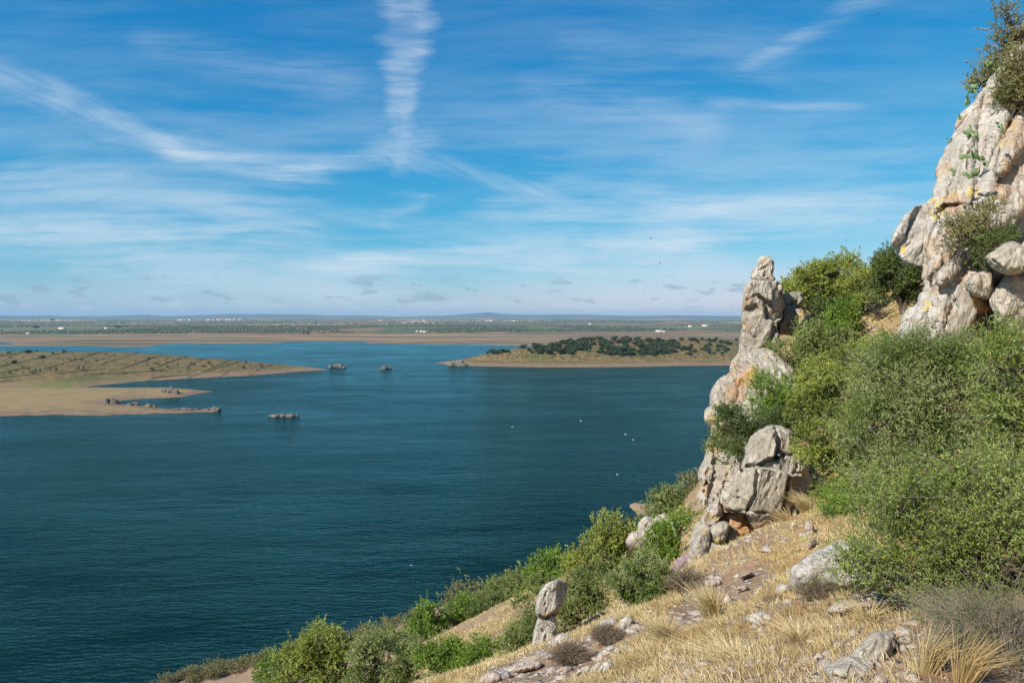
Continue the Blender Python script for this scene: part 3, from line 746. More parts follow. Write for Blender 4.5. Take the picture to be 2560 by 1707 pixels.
outcrop("rock_spire", "tall grey pointed rock spire with a small cap stone standing above the lake", "rock spire", [
 dict(crop=cA, d=42, thick=4.6, cells=4, px=.95, crack=.5, dome=.8, rough=1.0, flat=.86, poly=[(1040,512),(1010,515),(975,560),(955,610),(952,690),(942,780),(932,870),(945,920),(928,980),(915,1060),(906,1140),(898,1230),(880,1330),(950,1500),(1150,1500),(1180,1290),(1185,1240),(1178,1180),(1215,1165),(1250,1130),(1262,1080),(1252,1010),(1235,950),(1215,890),(1270,862),(1290,830),(1285,780),(1312,730),(1300,690),(1275,610),(1248,530),(1180,512),(1110,518)],
      regions=[([(1183,505),(1260,530),(1320,730),(1295,850),(1240,800),(1212,725),(1196,620)], 0, 1.3, 0), ([(1085,652),(1150,690),(1205,700),(1240,800),(1290,850),(1215,892),(1150,852),(1142,770),(1112,692)], .55, .25, 0),
               ([(1196,925),(1218,900),(1246,960),(1228,1040),(1160,1160),(1118,1140),(1178,1040),(1198,970)], .55, 0, 0), ([(860,1000),(985,960),(1000,1110),(950,1230),(860,1330)], 0, -.45, 0), ([(985,745),(1060,730),(1100,795),(1040,830),(950,850),(920,800)], .22, 0, .3)],
      cracks=[([(1085,652),(1112,692),(1142,770),(1150,852),(1212,890)], 1.5, .6), ([(1050,722),(1100,796),(1032,832)], .9, .3), ([(945,920),(985,960),(1030,1022),(1062,1030)], 1.0, .35), ([(1205,915),(1190,1010),(1122,1120),(1060,1170),(1000,1235)], 1.3, .6),
              ([(1110,1128),(1150,1160),(1172,1230),(1176,1290)], 1.4, .7), ([(905,1190),(960,1220),(1040,1345)], 1.0, .35), ([(955,700),(1000,690),(1040,655),(1085,652)], .8, .25), ([(1000,1060),(1060,1100),(1110,1060),(1160,1000)], .7, .18)],
      yellow=[(985,1270,60,1)], rust=[(1040,1400,100,.9), (960,930,50,.7), (1230,980,40,.4), (985,700,50,.5)], name="spire_body"),
 dict(crop=cA, d=42.4, thick=1.9, cells=14, px=.9, rough=1.5, poly=[(1150,295),(1115,310),(1098,345),(1092,395),(1057,430),(1035,480),(1048,505),(1110,518),(1180,510),(1245,527),(1240,495),(1215,470),(1208,430),(1222,390),(1215,345),(1190,308)],
      crack=1.4, rust=[(1130,350,30,.5)], name="cap_block")])
outcrop("rock_buttress", "shaded dark rock buttress tucked behind the spire's right shoulder", "rock outcrop", [
 dict(crop=cA, d=44.5, thick=3.5, tone='dark', px=1.1, poly=[(1285,740),(1300,860),(1250,900),(1250,1020),(1400,1000),(1440,930),(1430,720),(1370,740)]),  # darker tone puts the spire's shade into this rock's colour
 dict(crop=cA, d=45.2, thick=2.4, tone='grey', px=1.1, rough=1.4, poly=[(1305,660),(1330,640),(1400,620),(1415,680),(1430,615),(1475,620),(1482,700),(1460,760),(1380,760),(1290,745)]) ])
outcrop("ridge_outcrop", "pale lichen-crusted rocks stepping down the ridge below the spire's foot", "rock outcrop", [
 dict(d=30.5, thick=4.6, tone='grey', cells=10, px=1.05, lean=1.45, rough=1.1, lenz=2.6, flat=.88, dome=.7, outset=.5, poly=[(738,350),(731,362),(731,372),(725,377),(720,380),(716,386),(712,393),(711,401),(714,407),(708,411),(708,421),(714,424),(713,437),(708,441),(705,458),(699,468),(697,477),(701,484),(699,497),(704,512),(698,525),(693,536),(688,566),(740,560),(762,520),(765,470),(790,430),(800,400),(792,370),(772,350)],
      regions=[([(705,377),(733,374),(738,386),(738,397),(722,412),(700,400)], -.45, .25, 0), ([(705,424),(724,410),(722,440),(716,460),(690,500),(680,440)], 0, -.35, 0), ([(716,460),(728,462),(733,480),(724,500),(705,512),(700,530),(710,480)], .35, 0, 0), ([(724,500),(740,480),(770,470),(770,560),(700,540)], .2, .1, 0)],
      cracks=[([cB(385,120),cB(410,180),cB(415,265),cB(370,330),cB(300,375),cB(255,360)], 1.5, .9), ([cB(240,330),cB(300,375),cB(335,430),cB(340,560)], 1.0, .5), ([cB(300,375),cB(272,560),cB(252,640),cB(262,700)], 1.2, .7), ([cB(262,700),cB(215,780),cB(170,960),cB(150,1090)], 1.2, .8),
              ([cB(262,700),cB(245,860),cB(195,1000),cB(165,1080)], .9, .5), ([cB(130,870),cB(200,860)], .9, .5), ([cB(345,780),cB(330,900),cB(250,1000),cB(190,1060)], 1.1, .6), ([cB(60,1250),cB(110,1180),cB(155,1090)], 1.1, .6), ([cB(262,440),cB(225,470)], 1, .4), ([cB(300,180),cB(330,240),cB(320,290)], .7, .3), ([cB(205,572),cB(240,600),cB(252,640)], .9, .4)],
      rust=[(717,446,9,.8),(713,419,7,.8),(722,432,14,.9),(736,392,12,.9),(706,487,9,.8),(728,420,9,.8),(701,510,6,.7),(733,368,9,.7),(726,398,7,.5)], yellow=[(712,450,6,1),(714,416,5,.9),(707,493,5,.8),(705,509,6,.8),(719,406,4,.8)], name="ridge_body"),
 dict(crop=cB, d=34.5, thick=3.6, px=1.15, tone='rust', poly=[(385,115),(420,115),(520,50),(560,100),(545,185),(530,330),(560,480),(400,520),(320,420),(300,350),(410,260),(400,170)], rust=[(470,190,90,.8),(500,400,70,.8)], yellow=[(500,130,60,.9),(530,60,50,.8)], rough=1.2)])
outcrop("fractured_outcrop", "big fractured grey rock outcrop with deep cracks above an orange overhang", "rock outcrop", [
 dict(d=26.0, thick=3.5, tone='grey', cells=14, px=1.2, lean=.3, poly=[(712,560),(712,530),(738,478),(750,440),(768,430),(790,432),(800,455),(812,480),(800,520),(775,540),(740,556)], name="inner_core"),
 dict(crop=cB, d=24.6, thick=3.0, tone='rust', cells=16, poly=[(300,1070),(450,1060),(560,1180),(575,1260),(545,1360),(420,1375),(350,1395),(318,1330),(330,1140)], rust=[(470,1150,90,1),(500,1250,60,.8)], rough=1.4, flat=.7),
 dict(crop=cB, d=23.8, thick=4.2, cells=4, px=.95, crack=.4, dome=.7, flat=.88, poly=[(640,453),(595,480),(560,500),(510,550),(490,600),(472,640),(475,742),(420,782),(385,835),(368,900),(330,930),(290,965),(285,1020),(305,1075),(440,1076),(470,1092),(500,1140),(530,1190),(600,1197),(640,1186),(692,1160),(735,1104),(785,1045),(817,1010),(822,960),(810,900),(788,870),(805,818),(892,805),(928,770),(880,690),(830,668),(806,600),(804,560),(796,492),(750,478),(700,462)],
      regions=[([(440,430),(900,430),(980,820),(800,818),(745,788),(660,764),(570,752),(500,760),(430,800),(440,640)], .95, 0, .25), ([(440,430),(840,430),(840,664),(760,664),(690,692),(620,712),(560,745),(440,750)], -.35, 0, .1), ([(704,440),(840,440),(840,664),(745,664),(716,680),(700,600)], .25, .25, 0),
               ([(250,780),(556,770),(552,830),(545,890),(540,950),(510,1010),(488,1062),(380,1078),(250,1080)], .10, -.28, 0), ([(772,830),(900,860),(860,1060),(735,1110),(722,1095),(755,940)], .35, .35, 0), ([(420,1076),(600,1078),(740,1098),(700,1220),(480,1220)], 0, 0, -.45)],
      cracks=[([(690,455),(699,540),(704,610),(690,692)], 1.7, .9), ([(640,470),(672,500),(684,560),(694,600)], .8, .3), ([(704,640),(740,665),(748,692)], 1.0, .4), ([(475,746),(560,746),(620,712),(690,692),(750,665),(830,668)], 1.3, .6),
              ([(425,792),(500,762),(570,754),(660,766),(745,790),(790,835)], 1.2, .5), ([(556,768),(552,830),(545,890),(538,950),(510,1010),(486,1066)], 1.4, .8), ([(420,850),(418,940),(428,1000)], .8, .35), ([(778,825),(765,880),(755,940),(735,1020),(722,1100)], 1.4, .8),
              ([(300,1078),(380,1078),(480,1064),(600,1078),(716,1092)], .9, .4), ([(832,700),(842,760),(818,802)], 1.1, .5), ([(560,560),(600,600),(640,700)], .6, .2), ([(640,800),(690,880),(694,940)], .5, .15)],
      rust=[(745,820,22,.4), (560,1195,60,.9), (750,600,50,.5), (320,1060,60,.8), (640,1180,50,.6)], name="fractured_block"),
 dict(crop=cB, d=24.4, thick=3.0, tone='warm', poly=[(300,960),(240,1010),(190,1065),(180,1130),(195,1190),(235,1180),(310,1105),(320,1065),(292,1010)], cells=8, rust=[(230,1130,60,.6)], yellow=[(225,1120,45,1)]),
 dict(crop=cB, d=23.2, thick=1.8, poly=[(325,1145),(280,1155),(240,1182),(216,1222),(222,1280),(262,1306),(318,1308),(342,1235),(360,1168)], cells=4, px=1.0, yellow=[(270,1300,55,.9)], crack=.5, flat=.7),
 dict(crop=cB, d=23.0, thick=2.0, poly=[(212,1200),(152,1240),(112,1310),(82,1390),(60,1500),(100,1500),(160,1470),(185,1385),(212,1290),(218,1240)], cells=6, px=1.0, rust=[(110,1440,60,.7)], yellow=[(175,1215,35,.8)]),
 dict(crop=cB, d=22.4, thick=1.4, poly=[(232,1362),(185,1382),(152,1428),(168,1478),(228,1466),(272,1400),(262,1370)], cells=4, px=1.0, flat=.75),
 dict(crop=cB, d=23.9, thick=1.6, tone='pale', poly=[(345,1190),(370,1180),(400,1230),(420,1290),(440,1370),(350,1400),(325,1340),(330,1270)], cells=6, rust=[(390,1300,50,.6)]),
 dict(crop=cB, d=22.5, thick=.9, tone='purple', poly=[(566,1235),(530,1258),(512,1320),(512,1405),(535,1405),(575,1335),(582,1270)], cells=4, px=1.0)])
outcrop("cliff", "high sunlit quartzite cliff face streaked orange and yellow at the right edge", "cliff", [
 dict(d=30.5, thick=8, tone='pale', cells=50, px=1.0, lenz=4.2, dip=.5, crack=.9, rough=1.35, lean=.42, flat=.9, dome=.5, outset=0, poly=[cE(1262,330),cE(1225,400),cE(1195,470),cE(1150,560),cE(1110,620),cE(1080,655),cE(1000,722),cE(930,780),cE(888,825),cE(872,920),cE(820,1030),cE(778,1120),cE(760,1185),cE(748,1265),cE(705,1350),cE(684,1410),
       (928,203),(920,204.6),(914,213),(908,222.4),(904,232.8),(901.4,242),(901,250),(905,258),(929,265),(927,271.5),(933,283),(930,294),(924,304.6),(918.7,310),(911.7,322),(901.7,335),(890,352),(1000,372),(1320,372),(1320,-60),(1100,-60),(1024,24)],
      ledge=.75, regions=[([(928,198),(934,215),(933,240),(928,260),(890,265),(890,200)], -.1, -.05, 0), ([(1012,120),(1030,90),(1330,60),(1330,372),(1005,372),(985,230)], .35, .18, 0), ([(1006,100),(1012,120),(985,230),(975,215),(996,150)], -.35, 0, 0)],
      cracks=[([(928,203),(933,222),(932,243),(924,259)], 1.0, .25), ([cG(320,640),cG(330,680),cG(270,725)], 1.1, .5), ([(998,121),(988,179),(980,202),(984,216)], 1.2, .7), ([(1011,124),(1001,150),(989,184)], 1.6, 1.0), ([(999,93),(996,129),(983,171)], .9, .4), ([(1024,107),(1012,123),(1005,137)], 1.2, .6),
              ([(1030,208),(1016,216),(1009,233)], 3, 1.2), ([(1006,171),(998,187),(1006,178),(1024,168)], 1.3, .7), ([(950,140),(956,160),(948,190),(944,215)], .8, .3), ([(968,150),(960,180),(952,205),(940,240),(935,262)], 1.1, .5), ([(975,110),(982,125),(976,150)], .9, .35), ([(984,205),(970,203),(952,204),(945,212)], 1.4, .7),
              ([(965,255),(955,272),(947,290),(935,300)], 1.2, .6), ([(985,258),(975,275),(960,285)], 1.1, .5), ([(1000,262),(1010,280),(990,300)], 1.1, .5), ([(940,262),(950,275),(944,292)], .9, .4), ([(1012,195),(1005,215),(1000,240)], 1.1, .5)],
      rust=[(965,120,12,.3),(935,175,10,.5),(975,235,12,.5),(1018,135,20,.7),(1012,165,18,.8),(1003,190,14,.8),(947,168,8,.6),(956,205,14,.8),(950,230,12,.8),(962,262,22,.55),(990,262,20,.6),(940,285,14,.4),(1040,200,30,.5)],
      yellow=[(1010,126,9,.9),(1002,144,8,.8),(973,192,8,1.2),(937,200,8,1.0),(938,213,8,1.0),(953,194,6,.8),(996,98,5,.9),(903,250,6,1.0),(965,154,7,.5)], name="cliff_body"),
 dict(crop=cG, d=26.9, thick=3.0, tone='warm', cells=40, px=1.1, lenz=2.6, rough=1.5, crack=1.2, ledge=.9, poly=[(430,860),(520,790),(700,790),(860,800),(1000,900),(1300,900),(1300,1400),(600,1420),(380,1320),(400,1180),(455,1110),(420,1000)], rust=[(600,900,130,.7),(830,860,90,.8),(560,1000,80,.5),(980,980,120,.6)], yellow=[(520,1150,40,.6)], name="broken_base"),
 dict(crop=cG, d=26.2, thick=3.0, tone='pale', cells=40, px=1.1, lenz=4.0, rough=1.8, lean=.35, poly=[(640,1058),(560,1100),(500,1170),(440,1200),(375,1232),(330,1280),(270,1380),(185,1490),(140,1600),(300,1800),(700,1800),(740,1440),(690,1250),(705,1110)],
      rust=[(270,1400,50,.7),(560,1300,70,.5)], yellow=[(405,1235,45,1.0),(700,1150,40,.6)], name="strata_slab"),
 dict(crop=cG, d=26.0, thick=3.0, cells=8, px=1.0, poly=[(700,1108),(745,1130),(790,1230),(832,1375),(800,1412),(740,1470),(700,1640),(560,1640),(600,1440),(640,1370),(680,1250)], rust=[(790,1420,50,.8)], name="wedge_block"),
 dict(crop=cG, d=25.9, thick=2.2, tone='rust', cells=6, px=1.0, poly=[(735,1085),(800,1150),(905,1200),(900,1250),(840,1270),(790,1215)], yellow=[(800,1180,50,.8)], name="orange_block"),
 dict(crop=cG, d=25.5, thick=2.8, cells=7, px=1.0, poly=[(885,952),(840,962),(800,982),(730,1052),(742,1092),(800,1150),(900,1192),(940,1180),(968,1090),(972,990),(940,960)], flat=.75, name="round_block"),
 dict(crop=cG, d=25.2, thick=3.4, cells=8, px=1.0, poly=[(1150,985),(1090,985),(1050,1020),(1000,1092),(945,1190),(960,1240),(1010,1300),(1000,1400),(1100,1500),(1320,1500),(1320,1120),(1230,1030)], flat=.75, name="grey_block")])
outcrop("perched_boulder", "speckled grey diamond-shaped boulder perched on the cliff foot at the right edge", "boulder", [
 dict(crop=cG, d=24.2, thick=3.0, cells=8, px=.9, poly=[(1145,692),(1100,698),(1050,722),(990,770),(940,790),(902,822),(925,870),(970,910),(1040,958),(1080,980),(1140,978),(1200,950),(1290,930),(1350,860),(1330,780),(1230,730)], crack=.5, flat=.65)])
outcrop("boulder", "broad pale domed boulder half hidden under the near bush", "boulder", [
 dict(crop=cC, d=10.0, thick=2.4, tone='pale', cells=9, px=1.0, crack=.5, rough=.9, ledge=.4, flat=.6, poly=[(880,350),(780,358),(690,402),(585,448),(500,522),(412,568),(398,630),(402,700),(440,760),(700,790),(1000,800),(1300,780),(1340,620),(1200,460),(1060,385)], rust=[(620,560,40,.3)])])
outcrop("boulder", "low pinkish rock slab below the domed boulder, under bush branches", "rock slab", [
 dict(crop=cC, d='g', thick=1.0, tone='warm', cells=9, px=1.1, poly=[(700,930),(760,880),(880,850),(1000,815),(1150,790),(1320,800),(1350,880),(1200,950),(900,985),(740,970)], flat=.4)])
outcrop("boulder", "grey boulder with a dark shaded side at the bottom right, in dry grass", "boulder", [
 dict(crop=cC, d=5.75, thick=.8, cells=6, px=1.1, crack=.5, rough=.9, flat=.45, poly=[(1190,1098),(1095,1110),(1040,1160),(1005,1195),(930,1262),(915,1318),(960,1400),(1130,1420),(1205,1330),(1268,1220),(1285,1115)], rust=[(1240,1200,60,.3)]),
 dict(crop=cC, d=5.45, thick=.9, cells=7, px=1.1, crack=.6, rough=1.0, flat=.6, poly=[(900,1318),(760,1368),(678,1402),(700,1450),(740,1500),(770,1620),(1000,1680),(1260,1680),(1240,1540),(1190,1420),(1130,1325),(1000,1335)], rust=[(1120,1450,90,.7),(760,1480,40,.5)])])
outcrop("standing_stone", "upright pale stone pillar split by one crack beside the bushes", "standing stone", [
 dict(crop=cD, d=18.3, thick=1.6, tone='pale', cells=3, px=.85, crack=.3, rough=.8, ledge=.35, outset=2.2, flat=.92, poly=[(610,784),(560,790),(520,812),(480,862),(452,930),(443,1005),(466,1048),(452,1100),(430,1180),(420,1250),(392,1330),(380,1460),(560,1440),(578,1260),(562,1180),(584,1130),(566,1050),(592,1010),(628,945),(652,880),(674,790)],
      regions=[([(600,780),(690,780),(690,900),(600,1040),(590,900)], 0, .9, 0), ([(380,1056),(480,1062),(545,1046),(600,1040),(640,1500),(350,1500)], .22, 0, 0)], cracks=[([(455,1048),(500,1064),(545,1046),(600,1020)], 1.5, .5), ([(520,860),(500,930),(512,1010)], .6, .15), ([(470,1150),(510,1180),(500,1260)], .7, .2)], rust=[(510,1050,40,.7)])])
outcrop("ledge_rock", "pinkish rock lump among green bushes below the ridge foot", "rock outcrop", [
 dict(crop=cD, d=42, thick=3.5, tone='warm', cells=10, poly=[(1350,330),(1380,295),(1420,275),(1500,290),(1510,360),(1450,400),(1330,440),(1250,520),(1150,480),(1180,430),(1290,410)], rough=1.2),
 dict(crop=cD, d=42.3, thick=2.4, tone='warm', cells=5, poly=[(1292,295),(1250,350),(1252,405),(1290,410),(1340,355),(1332,312)])])
outcrop("ledge_rock", "long flat pinkish ledge of rock at the bottom edge left of the stone pillar", "rock ledge", [
 dict(crop=cD, d=13.2, thick=1.0, tone='warm', cells=5, px=1.2, dip=-2.2, rough=1.0, crack=.3, flat=.5, poly=[(-150,1640),(0,1535),(120,1490),(250,1442),(400,1372),(500,1318),(570,1325),(540,1390),(430,1430),(300,1500),(150,1600),(0,1700)], turn=.25, rust=[(430,1420,80,.5)])])
outcrop("ledge_rock", "streaky pinkish slab at the foot of the fractured outcrop", "rock slab", [
 dict(crop=cD, d=18.6, thick=2.2, tone='warm', cells=14, px=1.1, dip=-1.8, rough=1.1, flat=.3, poly=[(1590,750),(1640,700),(1700,672),(1820,670),(1930,662),(1960,690),(1830,725),(1740,770),(1640,800)])])
outcrop("ledge_rock", "pale low slab beside the dry twigs of the grey-green bush", "rock slab", [
 dict(crop=cD, d=16.0, thick=1.8, tone='pale', cells=12, px=1.1, dip=-1.0, flat=.35, poly=[(1705,788),(1760,772),(1825,792),(1830,850),(1760,900),(1790,960),(1700,1010),(1640,1000),(1660,930),(1685,870)]),
 dict(crop=cD, d=15.6, thick=1.4, tone='pale', cells=8, px=1.1, dip=-1.6, flat=.3, poly=[(1560,1060),(1640,1020),(1740,1010),(1790,1030),(1700,1085),(1590,1095)])])
outcrop("ledge_rock", "steep purplish rib of rock at the shaded edge left of the overhang", "rock outcrop", [
 dict(crop=cD, d=24.5, thick=2.6, tone='purple', cells=12, dip=.9, rough=1.3, poly=[(1625,580),(1580,590),(1520,650),(1505,700),(1535,760),(1590,760),(1640,700),(1690,640),(1680,560)])])
ST = [("pale slab lying at the left end of the rubble patch, lowest on the slope", cD, 12.0, 'warm', [(150,1490),(60,1510),(0,1545),(60,1565),(180,1540),(230,1505)]),
 ("long pinkish slab in the middle of the rubble patch", cD, 12.0, 'warm', [(430,1400),(330,1430),(250,1470),(300,1490),(400,1460),(480,1420)]),
 ("brown flat stone between the two domes of bare stems", cD, 11.5, 'warm', [(700,1440),(630,1450),(590,1480),(640,1495),(710,1475)]),
 ("small pale stone at the foot of the stone pillar", cD, 12.8, 'pale', [(560,1340),(520,1350),(500,1375),(540,1385),(590,1365)]),
 ("grey slab half sunk in the gravel below the purplish rib", cD, 14.5, 'grey', [(1830,760),(1760,775),(1740,810),(1800,820),(1880,795)]),
 ("reddish stone at the right end of the gravel patch", cD, 13.0, 'warm', [(2060,800),(1990,820),(1980,860),(2050,865),(2100,835)]),
 ("rounded pale stone at the edge of the grass, nearest the bushes", cD, 14.2, 'pale', [(1140,1058),(1085,1080),(1080,1120),(1100,1148),(1150,1130),(1182,1080)]),
 ("low pale stone just left of the rounded one by the bushes", cD, 14.6, 'pale', [(1000,1080),(960,1092),(920,1120),(960,1128),(1030,1115),(1062,1078)]),
 ("white angular rock with a pointed right end low in the dry grass", cD, 10.6, 'pale', [(985,1400),(945,1420),(905,1495),(940,1502),(1000,1465),(1022,1430)]),
 ("orange-tinged angular rock wedged beside the white pointed rock", cD, 10.7, 'warm', [(940,1405),(880,1425),(850,1470),(850,1505),(895,1500),(930,1450)]),
 ("flat pinkish rock left of the orange-tinged one", cD, 10.9, 'warm', [(850,1430),(790,1450),(720,1500),(715,1522),(820,1510),(868,1455)]),
 ("small mauve stone lying alone in pale grass", cD, 11.2, 'purple', [(1250,1380),(1215,1390),(1208,1410),(1250,1420),(1280,1395)]),
 ("white stone in front of the small dry twiggy bush", cD, 11.8, 'pale', [(1010,1278),(970,1290),(930,1325),(960,1335),(1030,1310),(1045,1288)]),
 ("rusty rock at the lower end of the flat ledge", cD, 11.6, 'warm', [(560,1460),(520,1470),(520,1490),(570,1492),(600,1475)]),
 ("upright purplish stone in dry grass above the domed boulder", cC, 13.5, 'purple', [(605,315),(560,330),(535,370),(540,412),(575,405),(612,350)]),
 ("slim pale stone standing behind the upright purplish one", cC, 15.5, 'warm', [(560,170),(530,190),(520,240),(535,300),(575,310),(590,250),(580,200)]),
 ("purplish stone on the shoulder of the domed boulder", cC, 12.2, 'purple', [(530,446),(500,460),(460,500),(480,510),(540,470)]),
 ("flat grey slab in grass left of the domed boulder", cC, 11.4, 'grey', [(380,690),(310,710),(270,740),(280,800),(380,790),(420,740)]),
 ("flat pinkish slab at the left of the gravelly patch", cC, 12.5, 'warm', [(60,580),(0,600),(-60,640),(-30,680),(60,640),(90,600)]),
 ("small white stone on the saddle path below the trees", cA, 37, 'pale', [(2150,1150),(2080,1190),(2010,1210),(2030,1235),(2100,1215),(2190,1170)]),
 ("boulder lying on the dry slope among low scrub, left of the pillar", cD, 55, 'grey', [(20,1210),(0,1230),(30,1240),(65,1230),(55,1208)])]
for (lab, cr, d, tone, poly) in ST:
    outcrop("loose_stone", lab, "stone", [dict(crop=cr, d='g' if d < 30 else d, thick=min(.29, (max(q[0] for q in poly) - min(q[0] for q in poly)) * .13 / F * .8) if d < 30 else 1.5, tone=tone, cells=4, px=1.0, crack=.4, flat=.4, poly=poly)], group="loose stones on the grassy slope")
# rocks standing in and by the lake
def lake_rock(label, base_uv, w, h, seed, nlump, depth=.5, tone='islet', cat="rock", group="rocks at the waterline", zb=0.0):
    x0, y0 = water_pt(*base_uv); R = RS(seed); d = y0; s = d / F
    bm = bmesh.new(); V = []; Fc = []; off = 0
    for k in range(nlump):
        t = (k + .5) / nlump * 2 - 1
        hh = h * s * (1 - .55 * t * t) * R.uniform(.55, 1.1); ww = w * s / nlump * R.uniform(.75, 1.25)
        m_ = bmesh.new(); bmesh.ops.create_icosphere(m_, subdivisions=3, radius=1)
        c = np.array([v.co[:] for v in m_.verts]); fc = np.array([[v.index for v in f.verts] for f in m_.faces]); m_.free()
        q = c * (1 + .25 * fbm(c * 1.3 + seed + k * 5, 3, seed)[:, None])
        q = np.round(q * 2.2) / 2.2 * .35 + q * .65
        q[:, 2] = np.sign(q[:, 2]) * np.abs(q[:, 2]) ** .8
        q = q * [ww, ww * R.uniform(.6, 1.1) , hh] + [t * w * s * .5, R.uniform(-1, 1) * depth * w * s * .25, zb + hh * .1]
        V.append(q); Fc.append(fc + off); off += len(q)
    V = np.concatenate(V); V = V + (.12 * h * s) * np.stack([fbm(V / (h * s * .4) + k, 3, seed + k) for k in range(3)], 1)
    me = mk_mesh("lake_rock", V, np.concatenate(Fc), [ROCKM[tone]], smooth=False)
    for a in ('rust', 'yellow'): fattr(me, a, np.zeros(len(V)))
    fattr(me, 'rscale', np.full(len(V), .22))
    o = link("lake_rock", me); o.location = (x0, y0, 0); tag(o, label, cat, group)
for a in [("double rocky islet in open water, left of mid lake", (283.5, 416), 28, 3.2, 5, 7, .3),
          ("large rocky islet between the two headlands", (337, 367.3), 15, 4.4, 6, 6, .6),
          ("small low rocky islet nearer mid lake", (386, 368.4), 10, 3, 7, 4, .6),
          ("rounded grey rock at the tip of the right headland", (457.5, 365.4), 16, 5.6, 8, 5, .8),
          ("grey rock at the tip of the sandy spit", (211, 410.2), 16, 4.2, 9, 5, .5)]:
    lake_rock(*a)
for a in [("rugged rock heap on the upper tongue of the spit", (169, 394.5), 18, 7.0, 10, 8, .9),
          ("dark rock heap at the root of the lower spit", (111, 404.0), 18, 4.6, 11, 7, .8),
          ("second rock heap along the lower spit", (133, 405.8), 9, 3.2, 12, 4, .8),
          ("third rock heap along the lower spit", (150, 407.6), 12, 3.0, 13, 5, .8),
          ("low stones strung along the thin end of the lower spit", (182, 410.0), 30, 1.1, 14, 9, .5),
          ("scattered boulders on the sandy shore at the far left", (20, 411), 26, 1.4, 15, 8, 1.2),
          ("broken boulders on the beach of the right headland", (530, 362.0), 34, 1.5, 16, 9, 1.2)]:
    lake_rock(a[0], a[1], a[2], a[3], a[4], a[5], a[6], zb=1.2, group="rock heaps on the shores")
print("rocks", time.time() - T0)
# ---------------------------------------------------------------- plant materials
def leaf_material(name, c1, c2, c3, trans=0.35, accent=None):
    m = bpy.data.materials.new(name); m.use_nodes = True; t = m.node_tree; n = NT(t); b = t.nodes['Principled BSDF']
    g = n.node('ShaderNodeNewGeometry'); r = g.outputs['Random Per Island']
    col = n.mix(r, c1, c2)
    big = n.noise(n.mapv(g.outputs['Position'], (.9, .9, .9)), 1.0, 3, .6)
    col = n.mix(n.ss(big, .42, .64), col, c3)
    if accent: col = n.mix(n.m('GREATER_THAN', n.m('FRACT', n.m('MULTIPLY', r, 57.3)), 1 - accent[1]), col, accent[0])
    n.L.new(col, b.inputs['Base Color']); b.inputs['Roughness'].default_value = 0.55; b.inputs['Specular IOR Level'].default_value = 0.35
    tr = n.node('ShaderNodeBsdfTranslucent'); n.L.new(n.mix(.5, col, (0.20, 0.26, 0.03)), tr.inputs['Color'])
    mx = n.node('ShaderNodeMixShader'); mx.inputs[0].default_value = trans
    n.L.new(b.outputs[0], mx.inputs[1]); n.L.new(tr.outputs[0], mx.inputs[2]); n.L.new(mx.outputs[0], t.nodes['Material Output'].inputs[0])
    return m
LM = {
 'olive': leaf_material("leaf_olive", (0.198, 0.248, 0.068), (0.355, 0.387, 0.142), (0.147, 0.189, 0.054)),
 'yellow': leaf_material("leaf_yellow", (0.268, 0.314, 0.051), (0.467, 0.494, 0.121), (0.191, 0.231, 0.048)),
 'bright': leaf_material("leaf_bright", (0.164, 0.272, 0.032), (0.285, 0.395, 0.064), (0.113, 0.182, 0.028)),
 'near': leaf_material("leaf_near", (0.154, 0.226, 0.042), (0.422, 0.476, 0.158), (0.211, 0.275, 0.058), accent=((0.640, 0.488, 0.084), .02)),
 'grey': leaf_material("leaf_grey", (0.205, 0.256, 0.079), (0.422, 0.451, 0.200), (0.160, 0.226, 0.053)),
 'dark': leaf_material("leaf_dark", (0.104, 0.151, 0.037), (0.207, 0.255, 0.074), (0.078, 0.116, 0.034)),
 'dusty': leaf_material("leaf_dusty", (0.225, 0.215, 0.078), (0.380, 0.338, 0.149), (0.155, 0.156, 0.064)),
 'straw': leaf_material("leaf_straw", (0.60, 0.44, 0.21), (0.82, 0.68, 0.41), (0.50, 0.35, 0.16), .30),
 'brown': leaf_material("leaf_brown", (0.16, 0.11, 0.07), (0.30, 0.22, 0.14), (0.13, 0.09, 0.06), .15)}
def bark(name, a, c):
    m, n, b = material(name, 0.95, 0.1); p = gpos(n)
    n.L.new(n.mix(n.noise(n.mapv(p, (9, 9, 3)), 1.0, 4, .65), a, c), b.inputs['Base Color'])
    n.L.new(n.bump(n.noise(n.mapv(p, (30, 30, 9)), 1.0, 3, .6), .6, .02), b.inputs['Normal']); return m
M_BARK = bark("bark", (0.055, 0.042, 0.032), (0.17, 0.135, 0.105))
M_TWIG = bark("twig", (0.16, 0.125, 0.09), (0.34, 0.29, 0.23))
M_DEAD = bark("dead_twig", (0.13, 0.095, 0.065), (0.30, 0.235, 0.165))

def nrm(a): return a / (np.linalg.norm(a, axis=-1, keepdims=True) + 1e-9)

def tubes(P0, P1, r0, r1, k=3):
    """many straight tapered sticks -> verts, faces"""
    n = len(P0); d = nrm(P1 - P0); h = np.where(np.abs(d[:, 2:3]) < .9, [[0, 0, 1.]], [[1., 0, 0]])
    a = nrm(np.cross(d, h)); b = np.cross(d, a)
    an = np.arange(k) * 2 * math.pi / k; ring = a[:, None] * np.cos(an)[None, :, None] + b[:, None] * np.sin(an)[None, :, None]
    V = np.concatenate([P0[:, None] + ring * np.reshape(r0, (-1, 1, 1)), P1[:, None] + ring * np.reshape(r1, (-1, 1, 1))], 1).reshape(-1, 3)
    i = np.arange(n)[:, None] * 2 * k; j = np.arange(k)[None]; j2 = (j + 1) % k
    Fc = np.stack([i + j, i + j2, i + k + j2, i + k + j], -1).reshape(-1, 4)
    return V, Fc

